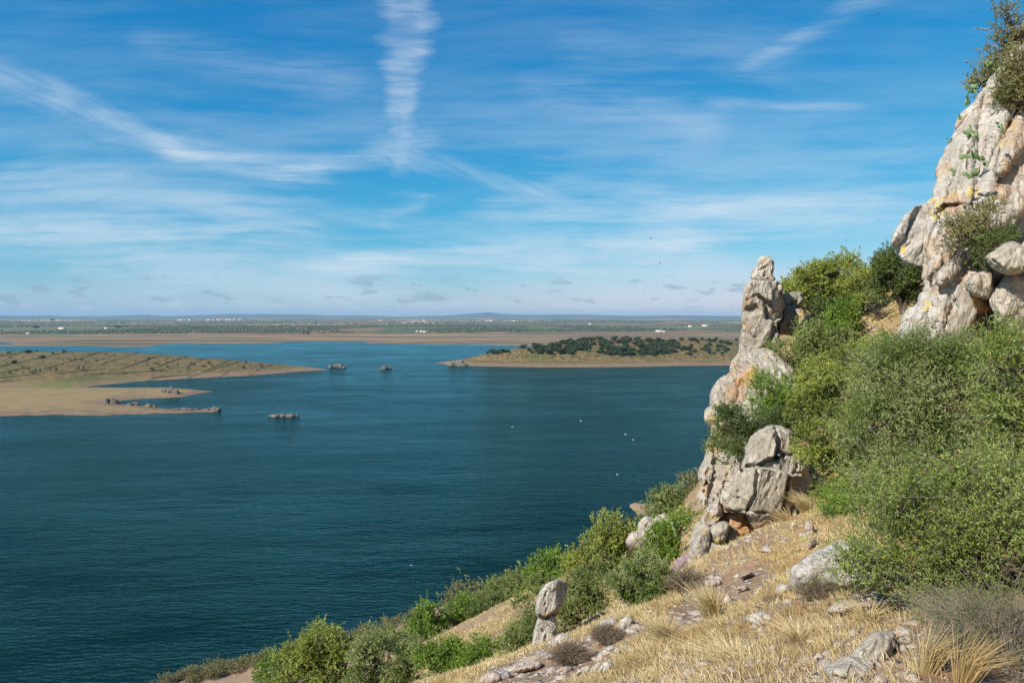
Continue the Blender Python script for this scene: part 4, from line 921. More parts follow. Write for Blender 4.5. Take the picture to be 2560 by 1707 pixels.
def limb(P, rad, k=6):
    """one bent tapered limb through points P"""
    P = np.asarray(P); n = len(P); T = nrm(np.gradient(P, axis=0)); h = np.array([0.3, 0.9, 0.1])
    a = nrm(np.cross(T, h)); b = np.cross(T, a); an = np.arange(k) * 2 * math.pi / k
    V = (P[:, None] + (a[:, None] * np.cos(an)[None, :, None] + b[:, None] * np.sin(an)[None, :, None]) * np.reshape(rad, (-1, 1, 1))).reshape(-1, 3)
    i = np.arange(n - 1)[:, None] * k; j = np.arange(k)[None]; j2 = (j + 1) % k
    return V, np.stack([i + j, i + j2, i + k + j2, i + k + j], -1).reshape(-1, 4)

def join(lst):
    V = []; Fc = []; o = 0
    for v, f in lst: V.append(v); Fc.append(f + o); o += len(v)
    return np.concatenate(V), np.concatenate(Fc)

def leaves_on(o, s, L, per, ll, lw, R, spread=.75, up=0.0):
    """leaves along shoots (origin o, direction s, length L)"""
    n = len(o); t = R.uniform(.05, 1.0, (n, per))
    pos = (o[:, None] + s[:, None] * (t * L[:, None])[..., None]).reshape(-1, 3)
    sd = np.repeat(s, per, 0); m = len(pos)
    d = nrm(sd * (1.1 - spread) + R.normal(size=(m, 3)) * spread * .75 + [0, 0, up])
    w = nrm(np.cross(d, R.normal(size=(m, 3))))
    le = ll * R.uniform(.65, 1.25, (m, 1)); we = lw * R.uniform(.7, 1.2, (m, 1)) * .5
    mid = pos + d * le * .45; nn = np.cross(d, w); tip = pos + d * le + nn * le * .08
    V = np.stack([pos, mid + w * we, tip, mid - w * we], 1).reshape(-1, 3)
    Fc = (np.arange(m)[:, None] * 4 + np.arange(4)[None])
    return V, Fc

def bush(name, label, cat, d, base, lobes, style='olive', dens=1.0, leafpx=(2.4, 1.0), leaf=None, twig=0.0, trunk_r=None, group=None,
         depth=1.0, bare=0.0, up=.35, seed=1, nl=14, spread=.75, clump=1.0, dz=0.0, crop=None, shootpx=9):
    R = RS(seed + 100)
    if crop:
        k = crop(1, 0)[0] - crop(0, 0)[0]
        lobes = [crop(a, b_) + (c * k, e * k) for a, b_, c, e in lobes]; base = crop(*base)
    s = d / F
    if d > 40: shootpx = min(shootpx, 6.5)
    bp = at(base[0], base[1], d); g = hill1(bp[0], bp[1])
    ug, vg = proj(bp[0], bp[1], g)
    if abs(vg - base[1]) > 14: print("base off", name, label[:30], 'want v', round(base[1]), 'ground v', round(float(vg)))
    if style != 'cliff': org = np.array([bp[0], bp[1], g - .05]) if g < bp[2] + 1.2 and dz == 0 else bp
    ll, lw = (leaf if leaf else (leafpx[0] * s, leafpx[1] * s))
    nL = 0; O = []; S = []; Ln = []; CL = []
    amp = sum(a[2] * a[3] for a in lobes)
    for (u, v, ru, rv) in lobes:
        dd = d + R.uniform(-.35, .35) * max(ru, rv) * s * depth
        c = at(u, v, dd); r = np.array([ru * s, min(ru, rv * 1.3) * s * depth, rv * s])
        area = math.pi * ru * rv; lp = (ll / s) * (lw / s) * .5
        nleaf = 4.6 * dens * area / max(lp, .4); nsh = int(nleaf / nl) + 3
        ncl = max(6, int(area / (150 * clump)))
        dirs = nrm(R.normal(size=(ncl, 3)) + [0, -.15, .25]); cc = c + dirs * r * (R.uniform(.15, 1.0, (ncl, 1)) ** .55) * .88
        CL.append(cc)
        ci = R.randint(0, ncl, nsh); cr = np.sqrt(150 * clump) * s * .60
        w = R.uniform(.5, 1.3, ncl)[ci][:, None]
        o = cc[ci] + R.normal(size=(nsh, 3)) * cr * .55 * w
        out = nrm((o - c) / r)
        sd = nrm(out * .6 + R.normal(size=(nsh, 3)) * .55 + [0, 0, up])
        O.append(o); S.append(sd); Ln.append(np.full(nsh, shootpx * s) * R.uniform(.6, 1.5, nsh))
    O = np.concatenate(O); S = np.concatenate(S); Ln = np.concatenate(Ln); CL = np.concatenate(CL)
    Ln = np.minimum(Ln, 12 * ll + 0 * Ln) if leaf else Ln
    e = empty(name, org); tag(e, label, cat, group)
    V, Fc = leaves_on(O, S, Ln, nl, ll, lw, R, spread)
    if len(V):
        link("crown", mk_mesh("crown", V - org, Fc, [LM[style]], smooth=False), e)
    # trunk and limbs
    H = max(CL[:, 2].max() - org[2], .3); tr = trunk_r if trunk_r else .035 * H + .02
    W_ = []; k = min(len(CL), 46); idx = R.permutation(len(CL))[:k]
    fork = org + np.array([R.uniform(-.1, .1) * H, 0, H * .22])
    for q in range(3 if H > 1.5 else 1):
        f2 = fork + np.array([R.uniform(-.15, .15), R.uniform(-.12, .12), R.uniform(0, .12)]) * H
        P = np.array([org + [R.uniform(-.06, .06) * H, R.uniform(-.06, .06) * H, -.1], (org + f2) / 2 + R.normal(size=3) * .03 * H, f2]); W_.append(limb(P, [tr, tr * .8, tr * .6]))
        for i in idx[q::3 if H > 1.5 else 1]:
            T = CL[i]; m1 = f2 * .6 + T * .4 + R.normal(size=3) * .05 * H; m2 = f2 * .25 + T * .75 + R.normal(size=3) * .05 * H
            W_.append(limb(np.array([f2, m1, m2, T]), np.array([.45, .32, .2, .08]) * tr))
    V, Fc = join(W_); link("trunk", mk_mesh("trunk", V - org, Fc, [M_BARK]), e)
    if twig > 0 and int(len(O) * twig) >= 24:
        j = R.permutation(len(O))[:int(len(O) * twig)]
        P1 = O[j] + S[j] * (Ln[j] * R.uniform(.9, 1.5, len(j)))[:, None]; P0 = O[j] - S[j] * (Ln[j] * .7)[:, None]
        V, Fc = tubes(P0, P1, np.full(len(j), max(.0035, .30 * s)), np.full(len(j), max(.0015, .14 * s)))
        link("twigs", mk_mesh("twigs", V - org, Fc, [M_TWIG]), e)
    return e

def twiggy(name, label, d, base, w, h, seed=1, n=420, mat=None, group=None, leaves=0, style='brown', cat="shrub", splay=.9):
    """leafless bush of fine ascending stems"""
    R = RS(seed); s = d / F; bp = at(base[0], base[1], d); g = hill1(bp[0], bp[1]); org = np.array([bp[0], bp[1], min(g, bp[2] + .3) - .03])
    H = h * s; Wd = w * s / 2
    sp = R.normal(size=(n, 2)); sp = sp / np.maximum(1, np.linalg.norm(sp, axis=1, keepdims=True))
    P0 = org + np.concatenate([sp * Wd * .25, np.zeros((n, 1))], 1)
    P1 = org + np.concatenate([sp * Wd * .62 * splay, R.uniform(.35, .6, (n, 1)) * H], 1) + R.normal(size=(n, 3)) * .05 * H
    P2 = org + np.concatenate([sp * Wd * 1.0 + R.normal(size=(n, 2)) * Wd * .14, R.uniform(.55, 1.05, (n, 1)) * H * (1 - .35 * (sp ** 2).sum(1, keepdims=True))], 1)
    r = max(.0025, .26 * s); a = tubes(P0, P1, np.full(n, r * 1.6), np.full(n, r)); b_ = tubes(P1, P2, np.full(n, r), np.full(n, r * .5))
    T = R.uniform(.2, 1, (n * 2, 1)); Q = np.repeat(P1, 2, 0) * (1 - T) + np.repeat(P2, 2, 0) * T; dr = nrm(np.repeat(P2 - P1, 2, 0)) + R.normal(size=(n * 2, 3)) * .6
    c = tubes(Q, Q + dr * H * .16, np.full(2 * n, r * .6), np.full(2 * n, r * .3))
    V, Fc = join([a, b_, c]); e = empty(name, org); tag(e, label, cat, group)
    link("stems", mk_mesh("stems", V - org, Fc, [mat or M_DEAD]), e)
    if leaves:
        i = R.randint(0, n * 2, leaves); V, Fc = leaves_on(Q[i], nrm(dr[i]), np.full(leaves, H * .15), 4, 2.0 * s, .8 * s, R)
        link("leaves", mk_mesh("leaves", V - org, Fc, [LM[style]], smooth=False), e)
    return e

OB = "bushes and small trees on the hillside"
# --- trees on the skyline and saddle
bush("wild_olive_tree", "rounded yellow-green tree on the skyline just right of the spire", "tree", 50, (1905, 860) if False else (862, 303), [(806,289,20,17),(828,279,18,17),(838,270,20,16),(852,284,19,21),(818,296,22,12),(846,296,22,14),(795,294,16,11),(862,285,14,16),(830,290,22,14)], 'yellow', 1.6, nl=14, seed=1, group=OB, trunk_r=.28)
bush("wild_olive_tree", "dark green tree on the skyline leaning against the cliff", "tree", 42, (905, 300), [(903,266,26,22),(918,258,18,18),(888,280,20,18),(910,286,22,16),(882,268,13,15),(928,275,14,20)], 'dark', 1.5, nl=14, seed=2, group=OB)
bush("shrub", "small pale green shrub in the gap between the two skyline trees", "shrub", 47, (880, 303), [(878,297,12,7),(866,300,9,6)], 'olive', .7, seed=3, group=OB)
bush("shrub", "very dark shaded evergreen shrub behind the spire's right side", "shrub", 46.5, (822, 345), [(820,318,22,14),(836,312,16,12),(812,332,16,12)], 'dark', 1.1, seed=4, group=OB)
bush("wild_olive_tree", "stacked green bush climbing the gully right of the spire, upper part", "tree", 42, (840, 350), [(842,310,15,13),(838,324,18,13),(848,335,17,14),(826,336,15,11)], 'bright', 1.30, seed=5, group=OB)
bush("wild_olive_tree", "large rounded olive bush filling the gully beside the spire's foot", "tree", 36, (812, 415), [(808,345,24,18),(832,348,22,17),(790,358,22,18),(815,370,30,20),(845,366,22,18),(782,384,24,18),(806,392,28,18),(834,388,20,18)], 'olive', 1.37, seed=6, group=OB)
bush("wild_olive_tree", "bright green bush lower in the gully, against the stained ridge rocks", "tree", 31, (790, 430), [(778,398,22,18),(800,408,24,18),(766,388,14,14),(818,402,18,16),(790,425,22,12)], 'bright', 1.30, seed=7, group=OB)
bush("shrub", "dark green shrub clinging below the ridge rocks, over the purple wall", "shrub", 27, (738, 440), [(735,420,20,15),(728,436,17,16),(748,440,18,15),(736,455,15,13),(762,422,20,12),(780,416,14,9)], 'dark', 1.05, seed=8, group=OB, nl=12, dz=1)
bush("wild_olive_tree", "yellow-green olive bush overhanging the fractured outcrop", "tree", 20, (862, 500), [(842,390,34,30),(870,365,38,30),(826,420,30,26),(850,440,34,28),(818,452,22,22),(875,410,36,34),(845,478,34,24),(880,455,34,30),(830,490,20,16),(892,430,30,30),(885,360,30,26),(815,375,20,18),(806,402,14,16)], 'yellow', 1.05, leafpx=(2.7, .95), seed=9, group=OB, twig=.05)
bush("shrub", "deep green bush low down right of the grassy patch", "shrub", 17, (865, 540), [(850,505,32,18),(885,505,36,20),(862,524,30,14),(838,515,20,12)], 'bright', 1.1, leafpx=(2.5, 1.0), seed=10, group=OB)
bush("wild_olive_tree", "large silvery olive bush spreading below the cliff", "tree", 13.5, (950, 520), [(876,390,30,26),(872,430,32,32),(880,470,30,26),(905,366,34,20),(940,362,36,18),(975,370,40,22),(905,395,40,34),(948,392,44,36),(990,400,42,36),(915,440,42,38),(960,445,46,40),(1000,450,40,40),(930,480,44,34),(975,495,44,34)], 'grey', .95, leafpx=(3.6, 1.0), seed=11, group=OB, twig=.12, clump=1.5, shootpx=24, up=.6)
bush("wild_olive_tree", "leafy olive bush with yellowing leaves at the right edge, above the silvery one", "tree", 10.5, (1060, 470), [(1020,345,28,20),(1034,372,40,34),(1000,362,24,16),(1040,420,40,40),(1005,418,34,30),(1012,460,36,34),(1040,490,40,30)], 'near', .8, leafpx=(4.2, 1.3), seed=12, group=OB, twig=.18, clump=1.8, shootpx=26, up=.6)
bush("wild_olive_tree", "nearest fresh green olive bush with yellow leaves and bare grey twigs", "tree", 7.6, (985, 625), [(876,525,36,22),(868,560,34,18),(850,556,22,12),(890,500,34,26),(925,540,48,30),(960,520,52,38),(1000,500,50,44),(905,572,42,20),(945,575,50,30),(990,560,52,42),(1030,530,46,46),(975,600,40,24),(880,585,26,12),(1020,590,40,34),(1000,622,38,18),(955,618,28,12)], 'near', .62, leafpx=(4.4, 1.25), seed=13, group=OB, twig=.25, clump=2.0, shootpx=32, up=.7, trunk_r=.05)
# --- cliff vegetation
bush("wild_olive_tree", "sparse dark twisted tree at the top right corner on the cliff crest", "tree", 33, (1030, 62), [(1003,22,13,14),(1018,32,18,16),(997,46,13,9),(1015,50,16,10)], 'dusty', .42, seed=14, twig=.5, trunk_r=.16, dz=1, group=OB, clump=1.3, depth=1.3)
bush("shrub", "green shrub hanging down the cliff crest below the twisted tree", "shrub", 30.6, (1035, 112), [(1017,56,14,12),(1024,72,18,14),(1012,88,13,10),(1022,100,14,12),(1008,72,8,8)], 'dusty', 1.0, seed=15, dz=1, group=OB)
bush("shrub", "dull scrub hanging on the cliff face under the green crest shrub", "shrub", 30.3, (1020, 112), [(1006,86,13,8),(1012,100,10,9),(1000,92,8,6)], 'dusty', .8, seed=16, dz=1, group=OB)
bush("shrub", "dark shrub on the cliff's left crest above the prickly pears", "shrub", 34, (985, 92), [(988,78,13,12),(996,66,8,10),(982,86,9,7)], 'dusty', 1.1, seed=17, dz=1, group=OB)
twiggy("shrub", "small spiky dark shrub jutting from the cliff's left edge above the corner block", 32, (931, 203), 26, 24, 18, 260, group=OB, leaves=260, style='dark')
bush("shrub", "loose shrub growing from the middle of the cliff face", "shrub", 26, (972, 255), [(958,226,14,12),(975,220,14,13),(968,240,16,12),(985,232,12,10),(992,212,9,10),(955,244,10,8)], 'dusty', .8, seed=19, dz=1, twig=.2, group=OB)
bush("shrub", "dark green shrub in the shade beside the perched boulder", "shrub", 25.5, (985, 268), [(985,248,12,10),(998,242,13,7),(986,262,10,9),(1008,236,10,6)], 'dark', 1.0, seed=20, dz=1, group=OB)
# --- left side, going downhill
bush("wild_olive_tree", "grey-green olive tree above the pink rock lump, against the water", "tree", 58, (672, 522), [(668,500,16,11),(658,510,14,9),(680,508,16,11),(650,516,8,6),(688,497,9,8)], 'olive', 1.30, seed=21, group=OB)
bush("shrub", "small dusty shrub beside the ridge wall above the shore", "shrub", 60, (694, 495), [(692,484,9,9),(700,478,7,7)], 'dusty', .9, seed=22, group=OB)
bush("shrub", "bright green bush between the pink rock lump and the purplish rib", "shrub", 36, (668, 560), [(662,537,14,13),(676,530,13,13),(686,520,10,9),(668,552,14,9),(655,545,10,10)], 'bright', 1.37, seed=23, group=OB)
bush("wild_olive_tree", "tall yellow-green olive tree left of the pink rock lump", "tree", 46, (612, 592), [(608,532,17,16),(620,540,17,17),(600,548,18,14),(585,556,16,11),(618,560,18,13),(598,567,18,10),(574,564,12,9),(630,530,9,11)], 'yellow', 1.30, seed=24, group=OB, twig=.05)
bush("wild_olive_tree", "green olive bush directly right of the stone pillar", "tree", 25, (588, 640), [(580,585,19,16),(597,580,18,14),(574,604,16,15),(592,603,18,15),(565,620,15,14),(585,618,14,10),(575,632,20,8)], 'olive', 1.37, seed=25, group=OB)
bush("wild_olive_tree", "round grey-green bush with dry twigs, centre of the slope", "tree", 16.8, (650, 612), [(630,580,22,18),(650,570,20,15),(640,594,24,16),(660,586,19,16),(655,602,20,12),(625,598,14,10)], 'grey', 1.4, seed=26, group=OB, twig=.1, nl=13)
twiggy("shrub", "dry brown twigs on the right side of the grey-green bush", 16.0, (688, 610), 38, 36, 27, 420, group=OB)
bush("shrub", "fresh green bush beside the water left of the yellow-green tree", "shrub", 85, (548, 592), [(548,564,15,12),(562,560,13,12),(536,575,12,12),(556,580,18,12),(540,590,16,10),(562,594,14,10)], 'bright', 1.37, seed=28, group=OB)
bush("shrub", "broad olive bush between the standing pillar and the water", "shrub", 70, (548, 606), [(545,592,18,12),(558,600,14,10),(532,598,14,9),(520,603,12,6)], 'olive', 1.30, seed=51, group=OB)
bush("shrub", "dull green bushes by the water edge left of the fresh green bush", "shrub", 105, (512, 604), [(508,586,18,11),(522,580,15,12),(496,593,15,9),(533,574,12,11),(515,598,20,10),(535,594,16,9)], 'olive', 1.30, seed=29, group=OB)
bush("shrub", "low dark scrub at the upper rim of the tan grass patch", "shrub", 92, (498, 612), [(495,604,16,7),(480,612,14,7),(512,602,12,6)], 'dark', 1.30, seed=52, group=OB)
bush("shrub", "olive shrub between the round tree pair and the bottom left crowns", "shrub", 75, (402, 660), [(398,642,16,10),(386,634,12,8),(410,650,14,10),(375,640,12,8)], 'olive', 1.30, seed=53, group=OB)
bush("shrub", "dusty olive scrub against the water beyond the two round trees", "shrub", 130, (465, 606), [(466,596,18,9),(450,601,14,8),(482,596,15,10),(480,607,18,9)], 'dusty', .95, seed=30, group=OB)
bush("wild_olive_tree", "right-hand tree of the pair of round green trees near the shore", "tree", 112, (463, 635), [(462,610,17,11),(472,606,12,9),(455,620,14,10),(470,620,15,10)], 'bright', 1.43, seed=31, group=OB)
bush("wild_olive_tree", "left-hand tree of the pair of round green trees near the shore", "tree", 108, (424, 645), [(420,622,15,13),(432,617,14,12),(413,632,10,10),(430,632,15,11)], 'bright', 1.43, seed=32, group=OB)
bush("wild_olive_tree", "large leafy olive crown at the bottom edge left of centre", "tree", 42, (320, 720), [(318,640,24,17),(300,655,26,20),(337,648,20,18),(300,680,26,20),(330,672,24,20),(345,690,18,20),(318,700,30,20)], 'yellow', 1.37, leafpx=(2.8, 1.1), seed=33, group=OB, twig=.05)
bush("wild_olive_tree", "greyer olive crown right of the leafy one at the bottom edge", "tree", 40, (378, 720), [(370,650,21,16),(394,654,24,18),(356,668,20,20),(414,664,16,16),(385,682,26,20),(410,675,16,16),(370,700,26,18)], 'grey', .9, leafpx=(2.8, 1.0), seed=34, group=OB, twig=.12)
bush("shrub", "dark green shrub at the left of the leafy olive crown", "shrub", 60, (272, 695), [(278,664,15,8),(270,674,13,10),(284,676,12,10),(268,686,12,9)], 'bright', 1.43, seed=35, group=OB)
bush("shrub", "small grey bush in front of the dark green shrub at the bottom left", "shrub", 55, (272, 700), [(275,677,9,7),(268,688,10,8),(282,690,10,8)], 'grey', 1.0, seed=36, group=OB)
bush("shrub", "bright green bushes at the bottom edge below the dry grass slope, left part", "shrub", 38, (440, 700), [(438,652,20,12),(456,660,20,13),(428,664,22,14),(462,676,20,12),(440,688,22,10)], 'bright', 1.37, seed=37, group=OB)
bush("shrub", "green bushes at the bottom edge, middle part next to the pillar base", "shrub", 33, (492, 700), [(480,650,16,10),(495,660,16,12),(475,668,18,14),(500,674,18,12),(486,686,20,10)], 'bright', 1.30, seed=38, group=OB)
bush("shrub", "grey-green bush leaning on the left side of the stone pillar", "shrub", 20.5, (528, 668), [(534,612,8,9),(536,632,10,14),(528,622,10,10),(522,636,12,12),(530,650,10,12),(514,650,12,12),(512,664,14,10)], 'olive', 1.30, seed=39, group=OB)
# --- dry twiggy bushes
twiggy("shrub", "dome of bare brown stems at the lower left of the grass slope", 11.6, (571, 662), 38, 30, 40, 620, group="dry bushes on the grassy slope")
twiggy("shrub", "faint smaller dome of bare stems right of the first one", 12.4, (606, 651), 30, 22, 41, 420, group="dry bushes on the grassy slope")
twiggy("shrub", "upright yellowish-grey twiggy bush in front of the domed boulder", 8.8, (818, 632), 34, 38, 42, 420, group="dry bushes on the grassy slope", leaves=250, style='dusty')
twiggy("shrub", "small dark dry bush left of the upright twiggy one", 10.2, (776, 612), 24, 16, 43, 220, group="dry bushes on the grassy slope")
twiggy("shrub", "tangle of dark bare branches under the nearest olive bush", 6.6, (985, 672), 130, 60, 44, 420, mat=M_TWIG, leaves=700, style='near', group="dry bushes on the grassy slope")
twiggy("shrub", "dark bare brush filling the bottom right corner", 5.4, (1000, 712), 150, 96, 45, 520, mat=M_TWIG, group="dry bushes on the grassy slope", leaves=3200, style='dark')
twiggy("shrub", "tiny round brown tuft growing on the face of the fractured outcrop", 21.9, (739, 507), 9, 9, 46, 130, group="dry bushes on the grassy slope")
twiggy("shrub", "reddish dry tuft on the left shoulder of the spire's cap", 41.4, (753, 279), 7, 7, 47, 90, group="dry bushes on the grassy slope")

# --- prickly pears on the cliff
m_cact, n, b = material("cactus", 0.5, 0.4)
g_ = n.node('ShaderNodeObjectInfo'); n.L.new(n.mix(g_.outputs['Random'], (0.075, 0.150, 0.055), (0.165, 0.235, 0.080)), b.inputs['Base Color'])
bm = bmesh.new(); bmesh.ops.create_uvsphere(bm, u_segments=14, v_segments=10, radius=1)
for v in bm.verts:
    t = (v.co.z + 1) / 2; v.co.x *= .36 * (.55 + .6 * t); v.co.y *= .09; v.co.z = (v.co.z + 1) * .5
pad_me = bpy.data.meshes.new("cactus_pad"); bm.to_mesh(pad_me); bm.free(); pad_me.materials.append(m_cact)
for p_ in pad_me.polygons: p_.use_smooth = True
def cactus(label, d, u, v, n_, h, seed, lean=0):
    R = RS(seed); org = at(u, v, d); e = empty("prickly_pear", org); tag(e, label, "cactus", "prickly pears on the cliff"); s = d / F
    ends = [(np.zeros(3), R.uniform(-.5, .5) + lean)]; L = h * s
    for k in range(n_):
        p0, a = ends[R.randint(0, len(ends))]
        a2 = a + R.uniform(-.9, .9); o = link("pad", pad_me, e); o.location = tuple(p0); sc = L * R.uniform(.75, 1.2)
        o.scale = (sc, sc, sc); o.rotation_euler = (R.uniform(-.5, .2), a2, R.uniform(-.9, .9))
        ends.append((p0 + np.array([math.sin(a2), -.08, math.cos(a2)]) * sc * .9, a2))
for a in [("prickly pear at the topmost spot of the cliff's left crest", 33.5, 986, 68, 9, 5, 1, 0), ("prickly pear under the dark crest shrub", 33, 977, 92, 10, 5, 2, -.4),
          ("yellow-green prickly pear jutting left over the cliff edge", 32.5, 970, 103, 8, 5, 3, -.9), ("prickly pear with dark pads on the upper cliff face", 28.3, 968, 138, 10, 5.5, 4, .3),
          ("pale single-padded prickly pear at the right end of the upper face", 28.0, 1002, 133, 4, 6, 5, -.3), ("prickly pear with big rounded pads in mid cliff", 27.6, 988, 166, 8, 7, 6, -.6),
          ("long flat prickly pear spreading left below the big-padded one", 27.6, 980, 172, 6, 7, 7, -1.2), ("tiny prickly pear on the outline of the cliff's left edge", 31, 948, 143, 4, 3.5, 8, -.5),
          ("dark prickly pear above the yellow lichen patch", 27.6, 953, 176, 6, 4.5, 9, .6), ("green prickly pear among the bushes by the pink rock lump", 35, 677, 537, 5, 6, 10, .2),
          ("brown dry prickly pear pad on the rounded cliff shoulder", 30, 961, 120, 3, 4.5, 11, .6)]:
    cactus(*a)

# --- shore saplings
R = RS(77)
def wisp(seed):
    R = RS(seed); n_ = 26
    P0 = R.normal(size=(n_, 3)) * [.12, .12, 0]; P1 = P0 * 2.2 + R.normal(size=(n_, 3)) * [.16, .16, .06] + np.stack([0 * R.rand(n_), 0 * R.rand(n_), R.uniform(.5, 1.0, n_)], 1)
    a = tubes(P0, P1, np.full(n_, .012), np.full(n_, .006))
    i = R.randint(0, n_, 90); T = R.uniform(.3, 1, (90, 1)); Q = P0[i] * (1 - T) + P1[i] * T
    b_ = leaves_on(Q, nrm(R.normal(size=(90, 3)) + [0, 0, .8]), np.full(90, .14), 4, .13, .05, R)
    V, Fc = join([a, b_]); return mk_mesh("sapling", V, Fc, [M_TWIG, LM['dusty']], smooth=False, fmat=[0] * len(a[1]) + [1] * len(b_[1]))
wm = [wisp(s_) for s_ in (1, 2, 3)]
k = 0
for i in range(120):
    u = R.uniform(150, 415); v0 = np.interp(u, [150, 300, 415], [683, 650, 614]) + abs(R.normal()) * 4 + 1
    p = hit(u, v0, 90, 230, hill)
    if p is None: continue
    o = link("sapling", wm[i % 3]); sc = R.uniform(1.4, 3.0); o.location = (p[0], p[1], p[2] - .05); o.scale = (sc * 1.1, sc * 1.1, sc); o.rotation_euler = (0, 0, R.uniform(0, 6.28))
    tag(o, "thin wispy sapling in the %s of the fringe along the water's edge" % ("lowest left stretch", "middle stretch", "upper right stretch")[int(min(2, (u - 150) / 90))], "sapling", "wispy saplings along the shore")

# --- dry grass
R = RS(5)
def grass(n_, r0, r1, a0, a1, hmin, hmax, seed, lie=.55):
    R = RS(seed); r = np.exp(R.uniform(math.log(r0), math.log(r1), n_)); a = R.uniform(D2R(a0), D2R(a1), n_)
    # gather blades in tufts
    nt = n_ // 16; tr_ = np.exp(R.uniform(math.log(r0), math.log(r1), nt)); ta = R.uniform(D2R(a0), D2R(a1), nt)
    ti = R.randint(0, nt, n_); mixd = R.rand(n_) < .72
    x = np.where(mixd, tr_[ti] * np.sin(ta[ti]) + R.normal(size=n_) * .05 * (1 + r * .03), r * np.sin(a)); y = np.where(mixd, tr_[ti] * np.cos(ta[ti]) + R.normal(size=n_) * .05 * (1 + r * .03), r * np.cos(a))
    z = hill(x, y); g = grass_mask(x, y, z)
    patch = .5 + .5 * fbm2(x, y, 2.3, 3, 61)
    keep = R.rand(n_) < g * (.10 + 1.25 * np.clip(patch * 1.5 - .25, 0, 1)); x, y, z, g = x[keep], y[keep], z[keep], g[keep]; tk = np.where(mixd, ti, nt + 5)[keep]; m = len(x)
    tall = R.uniform(.55, 1.3, nt + 6)[tk]; r = np.hypot(x, y)
    h = R.uniform(hmin, hmax, m) * tall * (.7 + .6 * patch[keep]); w = np.maximum(.0024, .42 * r / F) * R.uniform(.7, 1.3, m)
    # blades lie over downhill (to the left and away), with swirls
    sw = fbm2(x, y, 3.0, 2, 71) * 1.6
    la = np.stack([-np.cos(sw) * .8, np.sin(sw) * .55 + .25, np.zeros(m)], 1) * lie + R.normal(size=(m, 3)) * [.38, .38, 0]
    d1 = nrm(la * .45 + [0, 0, 1.0]); d2 = nrm(la * 1.25 + [0, 0, .55])
    P0 = np.stack([x, y, z - .02], 1); P1 = P0 + d1 * h[:, None] * .5; P2 = P1 + d2 * h[:, None] * .55
    wd = nrm(np.cross(d1, R.normal(size=(m, 3)))) * w[:, None]
    V = np.stack([P0 - wd, P0 + wd, P1 + wd * .8, P1 - wd * .8, P2], 1).reshape(-1, 3)
    i = np.arange(m)[:, None] * 5
    Fq = np.concatenate([i + [[0, 1, 2, 3]], ], 0); Ft = i + [[3, 2, 4, 4]]
    return V, Fq, Ft
def grass_obj(name, label, *a, style='straw'):
    V, Fq, Ft = grass(*a); bmf = np.concatenate([Fq, Ft])
    me = bpy.data.meshes.new(name); nq = len(Fq); nt = len(Ft)
    me.vertices.add(len(V)); me.vertices.foreach_set('co', V.astype(np.float32).ravel())
    li = np.concatenate([Fq.ravel(), Ft[:, :3].ravel()]).astype(np.int32); me.loops.add(len(li)); me.loops.foreach_set('vertex_index', li)
    me.polygons.add(nq + nt); me.polygons.foreach_set('loop_start', np.concatenate([np.arange(nq) * 4, nq * 4 + np.arange(nt) * 3]).astype(np.int32))
    me.polygons.foreach_set('loop_total', np.concatenate([np.full(nq, 4), np.full(nt, 3)]).astype(np.int32))
    me.materials.append(LM[style]); me.update(calc_edges=True)
    return tag(link(name, me), label, "grass", kind='stuff')
grass_obj("dry_grass", "golden dry grass lying over on the near slope", 520000, 3.6, 30, -12, 42, .06, .17, 3)
grass_obj("dry_grass", "thinner dry grass on the farther slope and saddle", 90000, 26, 95, -16, 40, .12, .30, 4)
# tall tussocks
def tussock(label, d, u, v, w, h, n_, seed, lean=(-.3, 0), style='straw'):
    R = RS(seed); s = d / F; bp = at(u, v, d); g = hill1(bp[0], bp[1]); org = np.array([bp[0], bp[1], min(g, bp[2] + .15) - .02]); H = h * s
    sp = R.normal(size=(n_, 2)) * .4; P0 = org + np.concatenate([sp * w * s * .22, np.zeros((n_, 1))], 1)
    l2 = np.array(lean); t1 = P0 + np.concatenate([sp * w * s * .35 + l2 * H * .25, R.uniform(.4, .65, (n_, 1)) * H], 1)
    t2 = t1 + np.concatenate([sp * w * s * .8 + l2 * H * .6 + R.normal(size=(n_, 2)) * .06 * H, R.uniform(.1, .5, (n_, 1)) * H], 1)
    wd = nrm(np.cross(t1 - P0, R.normal(size=(n_, 3)))) * max(.002, .32 * s)
    V = np.stack([P0 - wd, P0 + wd, t1 + wd * .8, t1 - wd * .8, t2 + wd * .2, t2 - wd * .2], 1).reshape(-1, 3); i = np.arange(n_)[:, None] * 6
    o = link("grass_tussock", mk_mesh("grass_tussock", V - org, np.concatenate([i + [[0, 1, 2, 3]], i + [[3, 2, 4, 5]]]), [LM[style]], smooth=False)); o.location = tuple(org)
    tag(o, label, "grass tussock", "tall grass tussocks on the slope")
